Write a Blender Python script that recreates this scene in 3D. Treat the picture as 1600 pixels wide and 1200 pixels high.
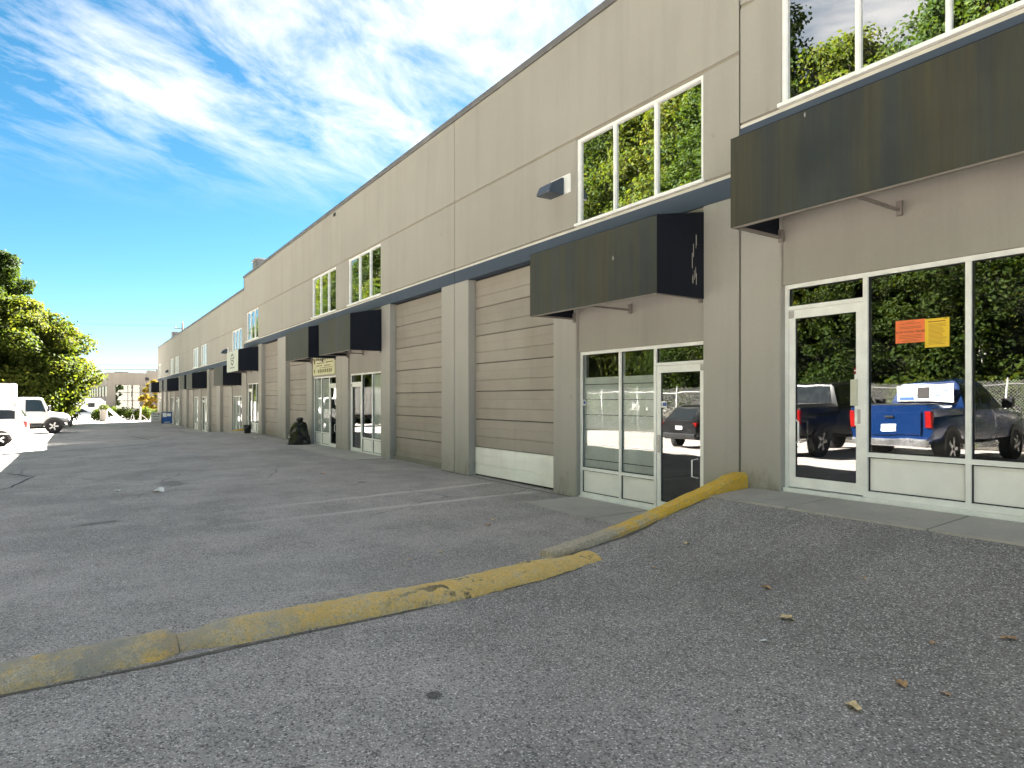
import bpy, bmesh, math, random
import numpy as np
from mathutils import Vector, Matrix

for _o in list(bpy.data.objects):
    bpy.data.objects.remove(_o)
SC = bpy.context.scene
COL = SC.collection
R = math.radians
PI = math.pi

# ------------------------------------------------------------------ camera
# world: X = -u (u runs along the facade away from the camera), Y = v (v grows towards the facade)
D = 7.043                 # camera to facade plane
CAMZ = 1.65
cam = bpy.data.cameras.new('camera')
cam.sensor_width = 36.0
cam.lens = 22.5
cam.shift_y = 24.0 / 1600.0
cam.clip_start = 0.05
cam.clip_end = 3000
camo = bpy.data.objects.new('camera', cam)
COL.objects.link(camo)
camo.location = (0, 0, CAMZ)
camo.rotation_euler = (PI / 2, 0, math.atan2(0.83, 0.5577))
SC.camera = camo

# ------------------------------------------------------------------ sky, sun, exposure
SUN_EL = R(35.5)
SUNV = Vector((-0.652 * math.cos(SUN_EL), 0.758 * math.cos(SUN_EL), math.sin(SUN_EL)))
SKY_STRENGTH = 0.06
SUN_STRENGTH = 5.0
SC.view_settings.view_transform = 'Standard'
SC.view_settings.look = 'None'
SC.view_settings.gamma = 1.0
SC.view_settings.exposure = 4.65
try:
    SC.view_settings.use_curve_mapping = False
except Exception:
    pass

W = bpy.data.worlds.new('World')
SC.world = W
W.use_nodes = True


def build_world():
    nt = W.node_tree
    for n in list(nt.nodes):
        nt.nodes.remove(n)
    N = nt.nodes.new
    L = nt.links.new
    out = N('ShaderNodeOutputWorld')
    bg = N('ShaderNodeBackground')
    bg.inputs['Strength'].default_value = SKY_STRENGTH
    sky = N('ShaderNodeTexSky')
    sky.sky_type = 'NISHITA'
    sky.sun_disc = False
    sky.sun_elevation = SUN_EL
    sky.sun_rotation = math.atan2(SUNV.x, SUNV.y)
    sky.air_density = 0.8
    sky.dust_density = 0.15
    sky.ozone_density = 2.5
    tc = N('ShaderNodeTexCoord')
    sep = N('ShaderNodeSeparateXYZ')
    L(tc.outputs['Generated'], sep.inputs[0])
    mz = N('ShaderNodeMath'); mz.operation = 'MAXIMUM'
    L(sep.outputs['Z'], mz.inputs[0]); mz.inputs[1].default_value = 0.03
    dv = N('ShaderNodeVectorMath'); dv.operation = 'DIVIDE'
    cmb = N('ShaderNodeCombineXYZ')
    L(mz.outputs[0], cmb.inputs[0]); L(mz.outputs[0], cmb.inputs[1]); cmb.inputs[2].default_value = 1.0
    L(tc.outputs['Generated'], dv.inputs[0]); L(cmb.outputs[0], dv.inputs[1])
    flat = N('ShaderNodeVectorMath'); flat.operation = 'MULTIPLY'
    L(dv.outputs[0], flat.inputs[0]); flat.inputs[1].default_value = (1, 1, 0)
    # large soft patches that gather the wisps
    mp2 = N('ShaderNodeMapping'); mp2.inputs['Location'].default_value = (3.15, 0.7, 0)
    L(flat.outputs[0], mp2.inputs['Vector'])
    big = N('ShaderNodeTexNoise')
    big.inputs['Scale'].default_value = 0.55; big.inputs['Detail'].default_value = 3.0
    L(mp2.outputs[0], big.inputs['Vector'])
    # streaky wisps drawn out along the wind
    mp = N('ShaderNodeMapping'); mp.vector_type = 'TEXTURE'; mp.inputs['Location'].default_value = (-2.2, 4.1, 0)
    mp.inputs['Rotation'].default_value = (0, 0, R(132))
    mp.inputs['Scale'].default_value = (1.45, 0.75, 1)
    L(flat.outputs[0], mp.inputs['Vector'])
    wis = N('ShaderNodeTexNoise')
    wis.inputs['Scale'].default_value = 2.3; wis.inputs['Detail'].default_value = 10.0
    wis.inputs['Roughness'].default_value = 0.64; wis.inputs['Distortion'].default_value = 0.35
    L(mp.outputs[0], wis.inputs['Vector'])
    add = N('ShaderNodeMath'); add.operation = 'MULTIPLY_ADD'
    L(big.outputs['Fac'], add.inputs[0]); add.inputs[1].default_value = 0.75
    L(wis.outputs['Fac'], add.inputs[2])
    sc2 = N('ShaderNodeMapRange')
    sc2.inputs['From Min'].default_value = 0.74; sc2.inputs['From Max'].default_value = 1.12
    L(add.outputs[0], sc2.inputs['Value'])
    # clouds thin out towards the horizon
    fade = N('ShaderNodeMapRange'); fade.interpolation_type = 'SMOOTHSTEP'
    fade.inputs['From Min'].default_value = 0.24; fade.inputs['From Max'].default_value = 0.40
    L(sep.outputs['Z'], fade.inputs['Value'])
    mul = N('ShaderNodeMath'); mul.operation = 'MULTIPLY'; mul.use_clamp = True
    L(sc2.outputs[0], mul.inputs[0]); L(fade.outputs[0], mul.inputs[1])
    mul2 = N('ShaderNodeMath'); mul2.operation = 'MULTIPLY'
    L(mul.outputs[0], mul2.inputs[0]); mul2.inputs[1].default_value = 0.92
    # the deep saturated blue of the photograph's sky
    hs = N('ShaderNodeHueSaturation')
    hs.inputs['Hue'].default_value = 0.481
    hs.inputs['Saturation'].default_value = 1.27
    hs.inputs['Value'].default_value = 0.126
    L(sky.outputs[0], hs.inputs['Color'])
    mix = N('ShaderNodeMix'); mix.data_type = 'RGBA'
    L(mul2.outputs[0], mix.inputs['Factor'])
    L(hs.outputs[0], mix.inputs[6])
    mix.inputs[7].default_value = (1.2, 1.14, 1.10, 1)
    L(mix.outputs[2], bg.inputs['Color'])
    L(bg.outputs[0], out.inputs[0])


build_world()
sun = bpy.data.lights.new('sun', 'SUN')
sun.energy = SUN_STRENGTH
sun.angle = R(0.53)
sun.color = (1.0, 0.95, 0.87)
suno = bpy.data.objects.new('sun', sun)
COL.objects.link(suno)
suno.rotation_euler = SUNV.to_track_quat('Z', 'Y').to_euler()
suno.location = (0, 0, 40)


# ------------------------------------------------------------------ helpers: objects
def tag(o, label=None, cat=None, group=None, kind=None):
    if label: o['label'] = label
    if cat: o['category'] = cat
    if group: o['group'] = group
    if kind: o['kind'] = kind
    return o


def empty(name, loc=(0, 0, 0), rz=0.0):
    o = bpy.data.objects.new(name, None)
    o.empty_display_size = 0.2
    COL.objects.link(o)
    o.location = loc
    o.rotation_euler = (0, 0, rz)
    return o


def link(name, me, m=None, parent=None):
    if m is not None and len(me.materials) == 0:
        me.materials.append(m)
    o = bpy.data.objects.new(name, me)
    COL.objects.link(o)
    if parent is not None:
        o.parent = parent
    return o


def copy_tree(o, parent=None):
    c = o.copy()
    COL.objects.link(c)
    c.parent = parent
    for ch in list(o.children):
        copy_tree(ch, c)
    return c


class MB:
    def __init__(s):
        s.v = []; s.f = []; s.mi = []

    def add(s, vs, fs, mi=0):
        n = len(s.v)
        s.v += [tuple(p) for p in vs]
        s.f += [tuple(i + n for i in f) for f in fs]
        s.mi += [mi] * len(fs)
        return s

    def box(s, x0, x1, y0, y1, z0, z1, mi=0):
        if x0 > x1: x0, x1 = x1, x0
        if y0 > y1: y0, y1 = y1, y0
        if z0 > z1: z0, z1 = z1, z0
        return s.add([(x0, y0, z0), (x1, y0, z0), (x1, y1, z0), (x0, y1, z0),
                      (x0, y0, z1), (x1, y0, z1), (x1, y1, z1), (x0, y1, z1)],
                     [(0, 3, 2, 1), (4, 5, 6, 7), (0, 1, 5, 4), (1, 2, 6, 5), (2, 3, 7, 6), (3, 0, 4, 7)], mi)

    def ubox(s, u0, u1, v0, v1, z0, z1, mi=0):
        return s.box(-u0, -u1, v0, v1, z0, z1, mi)

    def hexa(s, p, mi=0):
        # 8 corners: bottom 4 then top 4, counter-clockwise seen from above
        return s.add(p, [(0, 3, 2, 1), (4, 5, 6, 7), (0, 1, 5, 4), (1, 2, 6, 5), (2, 3, 7, 6), (3, 0, 4, 7)], mi)

    def quad(s, a, b, c, d, mi=0):
        return s.add([a, b, c, d], [(0, 1, 2, 3)], mi)

    def tube(s, pts, rad, n=8, mi=0, caps=True):
        if not isinstance(rad, (list, tuple)): rad = [rad] * len(pts)
        rings = []
        pts = [Vector(p) for p in pts]
        for i, p in enumerate(pts):
            if i == 0: t = pts[1] - p
            elif i == len(pts) - 1: t = p - pts[i - 1]
            else: t = pts[i + 1] - pts[i - 1]
            t.normalize()
            a = Vector((0, 0, 1)) if abs(t.z) < 0.9 else Vector((1, 0, 0))
            b = t.cross(a).normalized(); c = b.cross(t)
            rings.append([p + (b * math.cos(2 * PI * k / n) + c * math.sin(2 * PI * k / n)) * rad[i] for k in range(n)])
        vs = [q for r in rings for q in r]
        fs = []
        for i in range(len(pts) - 1):
            for k in range(n):
                k2 = (k + 1) % n
                fs.append((i * n + k, i * n + k2, (i + 1) * n + k2, (i + 1) * n + k))
        if caps:
            fs.append(tuple(range(n - 1, -1, -1)))
            fs.append(tuple((len(pts) - 1) * n + k for k in range(n)))
        return s.add(vs, fs, mi)

    def prism(s, poly, axis, a0, a1, mi=0):
        # extrude a 2D polygon along an axis ('x','y','z')
        n = len(poly)

        def P(p, a):
            if axis == 'x': return (a, p[0], p[1])
            if axis == 'y': return (p[0], a, p[1])
            return (p[0], p[1], a)
        vs = [P(p, a0) for p in poly] + [P(p, a1) for p in poly]
        fs = [tuple(range(n)), tuple(range(2 * n - 1, n - 1, -1))]
        for i in range(n):
            j = (i + 1) % n
            fs.append((i, i + n, j + n, j))
        return s.add(vs, fs, mi)

    def lathe(s, prof, n=24, c=(0, 0, 0), axis='z', mi=0):
        vs = []; fs = []
        for r, h in prof:
            for k in range(n):
                a = 2 * PI * k / n
                if axis == 'z': vs.append((c[0] + r * math.cos(a), c[1] + r * math.sin(a), c[2] + h))
                else: vs.append((c[0] + r * math.cos(a), c[1] + h, c[2] + r * math.sin(a)))
        for i in range(len(prof) - 1):
            for k in range(n):
                k2 = (k + 1) % n
                fs.append((i * n + k, i * n + k2, (i + 1) * n + k2, (i + 1) * n + k))
        fs.append(tuple(range(n - 1, -1, -1)))
        fs.append(tuple((len(prof) - 1) * n + k for k in range(n)))
        return s.add(vs, fs, mi)

    def mesh(s, name, mats=(), smooth=False, fix=True):
        me = bpy.data.meshes.new(name)
        me.from_pydata(s.v, [], s.f)
        for m in mats: me.materials.append(m)
        if len(mats) > 1:
            me.polygons.foreach_set('material_index', s.mi)
        if fix:
            bm = bmesh.new(); bm.from_mesh(me)
            bmesh.ops.recalc_face_normals(bm, faces=bm.faces)
            bm.to_mesh(me); bm.free()
        if smooth is True:
            me.polygons.foreach_set('use_smooth', [True] * len(me.polygons))
        elif smooth:
            me.polygons.foreach_set('use_smooth', [True] * len(me.polygons))
            bm = bmesh.new(); bm.from_mesh(me)
            for e in bm.edges:
                if len(e.link_faces) == 2 and e.calc_face_angle(0) > smooth: e.smooth = False
            bm.to_mesh(me); bm.free()
        me.update()
        return me

    def build(s, name, m, parent=None, smooth=False, bevel=0, fix=True):
        ms = m if isinstance(m, (list, tuple)) else [m]
        me = s.mesh(name, ms, smooth, fix)
        if bevel:
            bm = bmesh.new(); bm.from_mesh(me)
            bmesh.ops.remove_doubles(bm, verts=bm.verts, dist=1e-5)
            es = [e for e in bm.edges if len(e.link_faces) == 2 and e.calc_face_angle(0) > 0.5]
            bmesh.ops.bevel(bm, geom=es, offset=bevel, segments=1, affect='EDGES', clamp_overlap=True)
            bm.to_mesh(me); bm.free()
        return link(name, me, None, parent)


# ------------------------------------------------------------------ helpers: materials
MATS = {}


class NT:
    def __init__(s, name):
        s.m = bpy.data.materials.new(name)
        s.m.use_nodes = True
        s.t = s.m.node_tree
        s.b = s.t.nodes['Principled BSDF']
        s.out = s.t.nodes['Material Output']

    def n(s, typ, **kw):
        nd = s.t.nodes.new(typ)
        for k, v in kw.items(): setattr(nd, k, v)
        return nd

    def l(s, a, b):
        s.t.links.new(a, b)

    def pos(s):
        if not hasattr(s, '_p'):
            s._p = s.n('ShaderNodeNewGeometry').outputs['Position']
        return s._p

    def obj(s):
        if not hasattr(s, '_o'):
            s._o = s.n('ShaderNodeTexCoord').outputs['Object']
        return s._o

    def noise(s, scale=1.0, detail=4, rough=0.55, vec=None, vscale=None, dist=0.0, loc=None, out='Fac'):
        v = vec if vec is not None else s.pos()
        if vscale is not None or loc is not None:
            mp = s.n('ShaderNodeMapping')
            if vscale is not None: mp.inputs['Scale'].default_value = vscale
            if loc is not None: mp.inputs['Location'].default_value = loc
            s.l(v, mp.inputs['Vector']); v = mp.outputs[0]
        t = s.n('ShaderNodeTexNoise')
        t.inputs['Scale'].default_value = scale; t.inputs['Detail'].default_value = detail
        t.inputs['Roughness'].default_value = rough; t.inputs['Distortion'].default_value = dist
        s.l(v, t.inputs['Vector'])
        return t.outputs[out]

    def voro(s, scale, vec=None, out='Color', feature='F1', rand=1.0):
        t = s.n('ShaderNodeTexVoronoi', feature=feature)
        t.inputs['Scale'].default_value = scale
        t.inputs['Randomness'].default_value = rand
        s.l(vec if vec is not None else s.pos(), t.inputs['Vector'])
        return t.outputs[out]

    def rng(s, x, a, b, c=0.0, d=1.0, smooth=False):
        t = s.n('ShaderNodeMapRange')
        if smooth: t.interpolation_type = 'SMOOTHSTEP'
        t.inputs['From Min'].default_value = a; t.inputs['From Max'].default_value = b
        t.inputs['To Min'].default_value = c; t.inputs['To Max'].default_value = d
        s.l(x, t.inputs['Value'])
        return t.outputs[0]

    def math(s, op, a, b=0.0, c=0.0, clamp=False):
        t = s.n('ShaderNodeMath', operation=op); t.use_clamp = clamp
        for i, x in enumerate((a, b, c)):
            if hasattr(x, 'is_linked'): s.l(x, t.inputs[i])
            else: t.inputs[i].default_value = x
        return t.outputs[0]

    def mix(s, fac, a, b, mode='MIX'):
        t = s.n('ShaderNodeMix', data_type='RGBA', blend_type=mode)
        for i, x in ((0, fac), (6, a), (7, b)):
            if hasattr(x, 'is_linked'): s.l(x, t.inputs[i])
            elif i == 0: t.inputs[0].default_value = x
            else: t.inputs[i].default_value = (x[0], x[1], x[2], 1)
        return t.outputs[2]

    def xyz(s, vec=None):
        t = s.n('ShaderNodeSeparateXYZ')
        s.l(vec if vec is not None else s.pos(), t.inputs[0])
        return t.outputs

    def bump(s, h, strength=0.3, dist=0.02):
        t = s.n('ShaderNodeBump')
        t.inputs['Strength'].default_value = strength; t.inputs['Distance'].default_value = dist
        s.l(h, t.inputs['Height']); s.l(t.outputs[0], s.b.inputs['Normal'])
        return t

    def col(s, c):
        if hasattr(c, 'is_linked'): s.l(c, s.b.inputs['Base Color'])
        else: s.b.inputs['Base Color'].default_value = (c[0], c[1], c[2], 1)

    def rough(s, r):
        if hasattr(r, 'is_linked'): s.l(r, s.b.inputs['Roughness'])
        else: s.b.inputs['Roughness'].default_value = r


def simple(name, c, rough=0.6, metal=0.0, var=0.12, scale=3.0, coat=0.0, obj=False):
    n = NT(name)
    f = n.noise(scale, 5, 0.6, vec=n.obj() if obj else None)
    k = n.rng(f, 0.3, 0.7, 1 - var, 1 + var)
    n.col(n.mix(1.0, c, n_gray(n, k), 'MULTIPLY'))
    n.rough(n.rng(f, 0.3, 0.7, max(0.02, rough - 0.06), min(1, rough + 0.06)))
    n.b.inputs['Metallic'].default_value = metal
    if coat: n.b.inputs['Coat Weight'].default_value = coat
    MATS[name] = n.m
    return n.m


def n_gray(n, x):
    t = n.n('ShaderNodeCombineColor')
    for i in range(3): n.l(x, t.inputs[i])
    return t.outputs[0]


def m_wall(name, c, c2, grime=None):
    n = NT(name)
    big = n.noise(0.35, 4, 0.6)
    streak = n.noise(1.0, 6, 0.65, vscale=(2.4, 2.4, 0.16))
    fine = n.noise(26, 4, 0.6)
    drip = n.noise(1.0, 5, 0.7, vscale=(6.5, 6.5, 0.22), loc=(7, 3, 0))
    a = n.mix(n.rng(big, 0.35, 0.65), c, c2)
    a = n.mix(n.math('MULTIPLY', n.rng(streak, 0.48, 0.74), 0.42), a, (c[0] * .74, c[1] * .77, c[2] * .77))
    a = n.mix(n.math('MULTIPLY', n.rng(drip, 0.60, 0.74), 0.28), a, (c[0] * 1.22, c[1] * 1.23, c[2] * 1.25))
    a = n.mix(n.math('MULTIPLY', n.rng(fine, 0.3, 0.7), 0.12), a, (c[0] * .7, c[1] * .7, c[2] * .7))
    spots = n.noise(3.1, 3, 0.6, loc=(3, 9, 4))
    a = n.mix(n.rng(spots, 0.71, 0.78, 0, 0.35), a, (c[0] * .5, c[1] * .5, c[2] * .46))
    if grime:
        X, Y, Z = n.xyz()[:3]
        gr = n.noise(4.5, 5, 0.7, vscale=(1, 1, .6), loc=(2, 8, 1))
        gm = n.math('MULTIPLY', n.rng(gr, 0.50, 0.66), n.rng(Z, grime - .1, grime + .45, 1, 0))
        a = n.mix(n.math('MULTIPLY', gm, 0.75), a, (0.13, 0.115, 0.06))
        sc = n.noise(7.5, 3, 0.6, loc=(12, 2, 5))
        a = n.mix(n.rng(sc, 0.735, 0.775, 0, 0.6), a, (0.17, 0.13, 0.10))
    n.col(a); n.rough(0.82)
    n.bump(n.math('ADD', fine, n.math('MULTIPLY', big, 2.0)), 0.22, 0.004)
    MATS[name] = n.m
    return n.m


def m_asphalt(name):
    n = NT(name)
    P = n.pos()
    X, Y, Z = n.xyz()[:3]
    u = n.math('MULTIPLY', X, -1.0)
    big = n.noise(0.16, 5, 0.62)
    mid = n.noise(1.1, 6, 0.65)
    fine = n.noise(60, 3, 0.7)
    vc = n.n('ShaderNodeSeparateColor')
    n.l(n.voro(100, out='Color'), vc.inputs[0])
    vd = n.voro(100, out='Distance')
    vb = n.n('ShaderNodeSeparateColor')
    n.l(n.voro(56, out='Color'), vb.inputs[0])
    vbd = n.voro(56, out='Distance')
    base = n.mix(n.rng(big, 0.3, 0.7), (0.46, 0.405, 0.38), (0.55, 0.487, 0.46))
    base = n.mix(n.rng(mid, 0.40, 0.66, 0, 0.75), base, (0.31, 0.284, 0.264))
    # brownish patches
    br = n.noise(0.5, 4, 0.6, loc=(20, 4, 0))
    base = n.mix(n.rng(br, 0.52, 0.7, 0, 0.35), base, (0.30, 0.262, 0.23))
    # long worn lanes and dull damp patches
    lane = n.noise(1.0, 5, 0.6, vscale=(.8, .16, 1), loc=(2, 11, 0))
    base = n.mix(n.rng(lane, 0.50, 0.62, 0, 0.38), base, (0.52, 0.49, 0.46))
    dull = n.noise(0.33, 5, 0.68, loc=(31, 7, 0))
    base = n.mix(n.rng(dull, 0.50, 0.60, 0, 0.5), base, (0.25, 0.23, 0.214))
    # the upper lot by the door is darker, younger asphalt
    yng = n.math('MULTIPLY', n.rng(u, 4.3, 5.2, 1, 0), n.rng(n.math('ADD', Y, n.math('MULTIPLY', mid, 2.0)), 2.2, 5.0, 0, 0.55))
    base = n.mix(yng, base, (0.235, 0.217, 0.203))
    # dark bitumen between stones, pale stones on top
    base = n.mix(n.math('MULTIPLY', n.rng(vc.outputs[0], 0.0, 0.45, 1, 0), 0.9), base, (0.085, 0.079, 0.075))
    st = n.math('MULTIPLY', n.rng(vc.outputs[1], 0.76, 0.84), n.rng(vd, 0.3, 0.62, 1, 0))
    base = n.mix(st, base, (0.84, 0.79, 0.75))
    st2 = n.math('MULTIPLY', n.rng(vb.outputs[0], 0.90, 0.94), n.rng(vbd, 0.15, 0.45, 1, 0))
    base = n.mix(st2, base, (0.95, 0.91, 0.87))
    base = n.mix(n.rng(fine, 0.35, 0.65, 0.22, 0), base, (0.10, 0.10, 0.10))
    # pale tyre tracks worn towards the door with the white bottom panel
    wob = n.noise(0.7, 3, 0.5)
    for u0, sl in ((9.2, 0.03), (10.05, 0.13)):
        cl = n.math('MULTIPLY_ADD', Y, sl, u0)
        d = n.math('ABSOLUTE', n.math('SUBTRACT', u, n.math('ADD', cl, n.math('MULTIPLY', n.math('SUBTRACT', wob, 0.5), 0.35))))
        k = n.rng(d, 0.02, 0.13, 1, 0, True)
        k = n.math('MULTIPLY', k, n.math('MULTIPLY', n.rng(Y, 1.0, 4.5), n.rng(Y, 6.6, 7.0, 1, 0)))
        k = n.math('MULTIPLY', k, n.rng(mid, 0.3, 0.6, 0.35, 0.85))
        base = n.mix(n.math('MULTIPLY', k, 0.8), base, (0.74, 0.69, 0.64))
    # crack lines
    ck = n.voro(0.22, vec=wobbled(n, 0.9), out='Distance', feature='DISTANCE_TO_EDGE')
    cm = n.math('MULTIPLY', n.rng(ck, 0.0, 0.0035, 1, 0), n.rng(n.noise(0.25, 2, 0.5, loc=(5, 5, 0)), 0.50, 0.56))
    cm = n.math('MULTIPLY', cm, n.rng(u, 6, 9))
    base = n.mix(n.math('MULTIPLY', cm, 0.75), base, (0.03, 0.03, 0.03))
    # oil stains: (u, v, radius u, radius v, depth)
    for su, sv, ru, rv, kk in ((13.0, -3.0, .18, .5, .75), (3.05, 1.55, .05, .045, .8), (2.75, .75, .04, .05, .7), (10.6, 0.2, .12, .3, .55),
                               (12.4, 4.7, .10, .1, .6), (3.3, 4.4, .35, 1.0, .15), (2.9, 5.3, .25, 1.4, .15), (5.5, 5.4, .5, .8, .2), (14.5, 1.5, .5, .25, .4)):
        dx = n.math('DIVIDE', n.math('SUBTRACT', u, su), ru)
        dy = n.math('DIVIDE', n.math('SUBTRACT', Y, sv), rv)
        rr = n.math('SQRT', n.math('ADD', n.math('MULTIPLY', dx, dx), n.math('MULTIPLY', dy, dy)))
        rr = n.math('ADD', rr, n.math('MULTIPLY', n.math('SUBTRACT', n.noise(6, 3, 0.6), 0.5), 0.9))
        base = n.mix(n.math('MULTIPLY', n.rng(rr, 0.55, 1.25, 1, 0, True), kk), base, (0.05, 0.047, 0.045))
    n.col(base)
    n.rough(n.rng(mid, 0.3, 0.7, 0.78, 0.92))
    h = n.math('ADD', n.math('MULTIPLY', vd, -1.0), n.math('MULTIPLY', fine, 0.5))
    n.bump(h, 0.55, 0.006)
    MATS[name] = n.m
    return n.m


def wobbled(n, amt, scale=0.6):
    nz = n.noise(scale, 4, 0.6, out='Color')
    a = n.n('ShaderNodeVectorMath', operation='MULTIPLY_ADD')
    n.l(nz, a.inputs[0]); a.inputs[1].default_value = (amt, amt, 0)
    n.l(n.pos(), a.inputs[2])
    return a.outputs[0]


def m_concrete(name, c):
    n = NT(name)
    big = n.noise(0.9, 5, 0.65)
    fine = n.noise(45, 4, 0.7)
    brush = n.noise(1.0, 4, 0.6, vscale=(3, 40, 3))
    a = n.mix(n.rng(big, 0.3, 0.7), (c[0] * .78, c[1] * .78, c[2] * .78), (c[0] * 1.12, c[1] * 1.12, c[2] * 1.1))
    a = n.mix(n.rng(fine, 0.4, 0.7, 0, 0.35), a, (c[0] * .55, c[1] * .55, c[2] * .55))
    a = n.mix(n.rng(n.noise(2.2, 4, .7, loc=(9, 1, 0)), 0.55, 0.75, 0, 0.4), a, (c[0] * .6, c[1] * .57, c[2] * .52))
    n.col(a); n.rough(0.88)
    n.bump(n.math('ADD', fine, brush), 0.3, 0.004)
    MATS[name] = n.m
    return n.m


def m_yellow(name, worn):
    n = NT(name)
    w1 = n.noise(3.0, 6, 0.7)
    w2 = n.noise(34, 5, 0.75)
    sp = n.voro(75, out='Distance')
    yel = n.mix(n.rng(w1, 0.3, 0.7), (0.86, 0.54, 0.12), (0.92, 0.66, 0.25))
    if not worn: yel = n.mix(n.rng(w1, 0.3, 0.7), (0.90, 0.52, 0.02), (0.94, 0.60, 0.06))
    under = n.mix(n.rng(w2, 0.35, 0.65), (0.36, 0.32, 0.27), (0.66, 0.58, 0.45))
    k = n.math('ADD', n.math('MULTIPLY', w1, 1.1), n.math('MULTIPLY', w2, 0.55))
    X, Y, Z = n.xyz()[:3]
    if worn:
        # paint is gone more and more away from the building
        k = n.math('ADD', k, n.rng(Y, -0.5, 3.6, 0.08, -0.12))
    else:
        k = n.math('ADD', k, n.rng(Y, 3.8, 5.4, 0.30, -0.14))
    m = n.rng(k, 0.74, 1.0, 0, 0.95)
    a = n.mix(m, yel, under)
    vcol = n.n('ShaderNodeSeparateColor'); n.l(n.voro(110, out='Color'), vcol.inputs[0])
    a = n.mix(n.rng(vcol.outputs[0], 0.0, 0.4, 0.5, 0), a, (0.30, 0.26, 0.18))
    a = n.mix(n.rng(vcol.outputs[1], 0.8, 0.95, 0, 0.35), a, (0.85, 0.78, 0.6))
    if worn:
        skid = n.noise(2.6, 4, 0.6, vscale=(2.2, 1.6, 1), loc=(1, 2.2, 0))
        a = n.mix(n.math('MULTIPLY', n.rng(skid, 0.58, 0.63), n.rng(Y, 1.6, 2.4, 0, 0.85)), a, (0.07, 0.068, 0.066))
        grey = n.noise(2.6, 5, 0.75, loc=(8, 0, 0))
        a = n.mix(n.math('MULTIPLY', n.rng(grey, 0.42, 0.58), n.rng(Y, 0.2, 1.6, 0.8, 0.1)), a, (0.34, 0.33, 0.30))
    chip = n.noise(9.0, 6, 0.75, loc=(4, 4, 4))
    a = n.mix(n.rng(chip, 0.60, 0.66, 0, 0.75), a, n.mix(w2, (0.34, 0.31, 0.26), (0.55, 0.50, 0.42)))
    n.col(a); n.rough(0.8)
    n.bump(n.math('ADD', n.math('ADD', w2, n.math('MULTIPLY', sp, -1)), n.math('MULTIPLY', chip, -1.5)), 0.8, 0.012)
    MATS[name] = n.m
    return n.m


def m_awning(name, c, c2, dirt):
    n = NT(name)
    big = n.noise(0.8, 4, 0.6)
    st = n.noise(1.0, 6, 0.65, vscale=(4.5, 4.5, 0.25))
    st2 = n.noise(1.0, 4, 0.65, vscale=(15, 15, 0.5))
    a = n.mix(n.rng(big, 0.35, 0.65), c, c2)
    a = n.mix(n.math('MULTIPLY', n.rng(st, 0.40, 0.70), dirt), a, (0.066, 0.060, 0.030))
    a = n.mix(n.math('MULTIPLY', n.rng(st2, 0.45, 0.75), dirt * 0.45), a, (0.026, 0.024, 0.018))
    sp = n.noise(5.5, 2, 0.5, vscale=(1, 1, .5))
    a = n.mix(n.rng(sp, 0.775, 0.80, 0, 0.7 if dirt > .2 else .0), a, (0.5, 0.5, 0.47))
    n.col(a)
    n.rough(n.rng(st, 0.35, 0.7, 0.5, 0.62))
    n.b.inputs['Specular IOR Level'].default_value = 0.25
    X, Y, Z = n.xyz()[:3]
    seam = n.math('ABSOLUTE', n.math('SUBTRACT', n.math('FRACT', n.math('MULTIPLY', X, 1.07)), 0.5))
    sag = n.noise(1.0, 3, .5, vscale=(3.2, 3.2, .7))
    n.bump(n.math('ADD', n.math('ADD', n.math('MULTIPLY', n.rng(seam, 0.0, .03, 1, 0, True), .5), n.math('MULTIPLY', sag, 4.0)), n.noise(140, 2, .5)), 0.35, 0.006)
    MATS[name] = n.m
    return n.m


def m_glass(name, refl, tint, dirty=0.06):
    n = NT(name)
    t = n.t
    t.nodes.remove(n.b)
    gl = n.n('ShaderNodeBsdfGlossy'); gl.inputs['Roughness'].default_value = 0.0
    gl.inputs['Color'].default_value = (0.97, 0.99, 0.985, 1)
    tr = n.n('ShaderNodeBsdfTransparent'); tr.inputs['Color'].default_value = (tint[0], tint[1], tint[2], 1)
    df = n.n('ShaderNodeBsdfDiffuse'); df.inputs['Color'].default_value = (0.42, 0.42, 0.40, 1)
    fr = n.n('ShaderNodeFresnel'); fr.inputs['IOR'].default_value = 1.5
    k = n.math('ADD', n.math('MULTIPLY', fr.outputs[0], 1.0 - refl), refl, clamp=True)
    # only the outer face of a pane mirrors, so that it works at any angle
    bk = n.n('ShaderNodeNewGeometry').outputs['Backfacing']
    k = n.math('MULTIPLY', k, n.math('SUBTRACT', 1.0, bk))
    mx = n.n('ShaderNodeMixShader'); n.l(k, mx.inputs[0]); n.l(tr.outputs[0], mx.inputs[1]); n.l(gl.outputs[0], mx.inputs[2])
    mx2 = n.n('ShaderNodeMixShader')
    sm = n.noise(2.5, 6, 0.75)
    n.l(n.math('MULTIPLY', n.rng(sm, 0.45, 0.8, 0.0, dirty), n.math('SUBTRACT', 1.0, bk)), mx2.inputs[0])
    n.l(mx.outputs[0], mx2.inputs[1]); n.l(df.outputs[0], mx2.inputs[2])
    # panes are never quite flat
    bp = n.n('ShaderNodeBump'); bp.inputs['Strength'].default_value = 0.09; bp.inputs['Distance'].default_value = 0.03
    n.l(n.noise(0.9, 2, 0.5), bp.inputs['Height']); n.l(bp.outputs[0], gl.inputs['Normal'])
    n.l(mx2.outputs[0], n.out.inputs[0])
    MATS[name] = n.m
    return n.m


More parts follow.
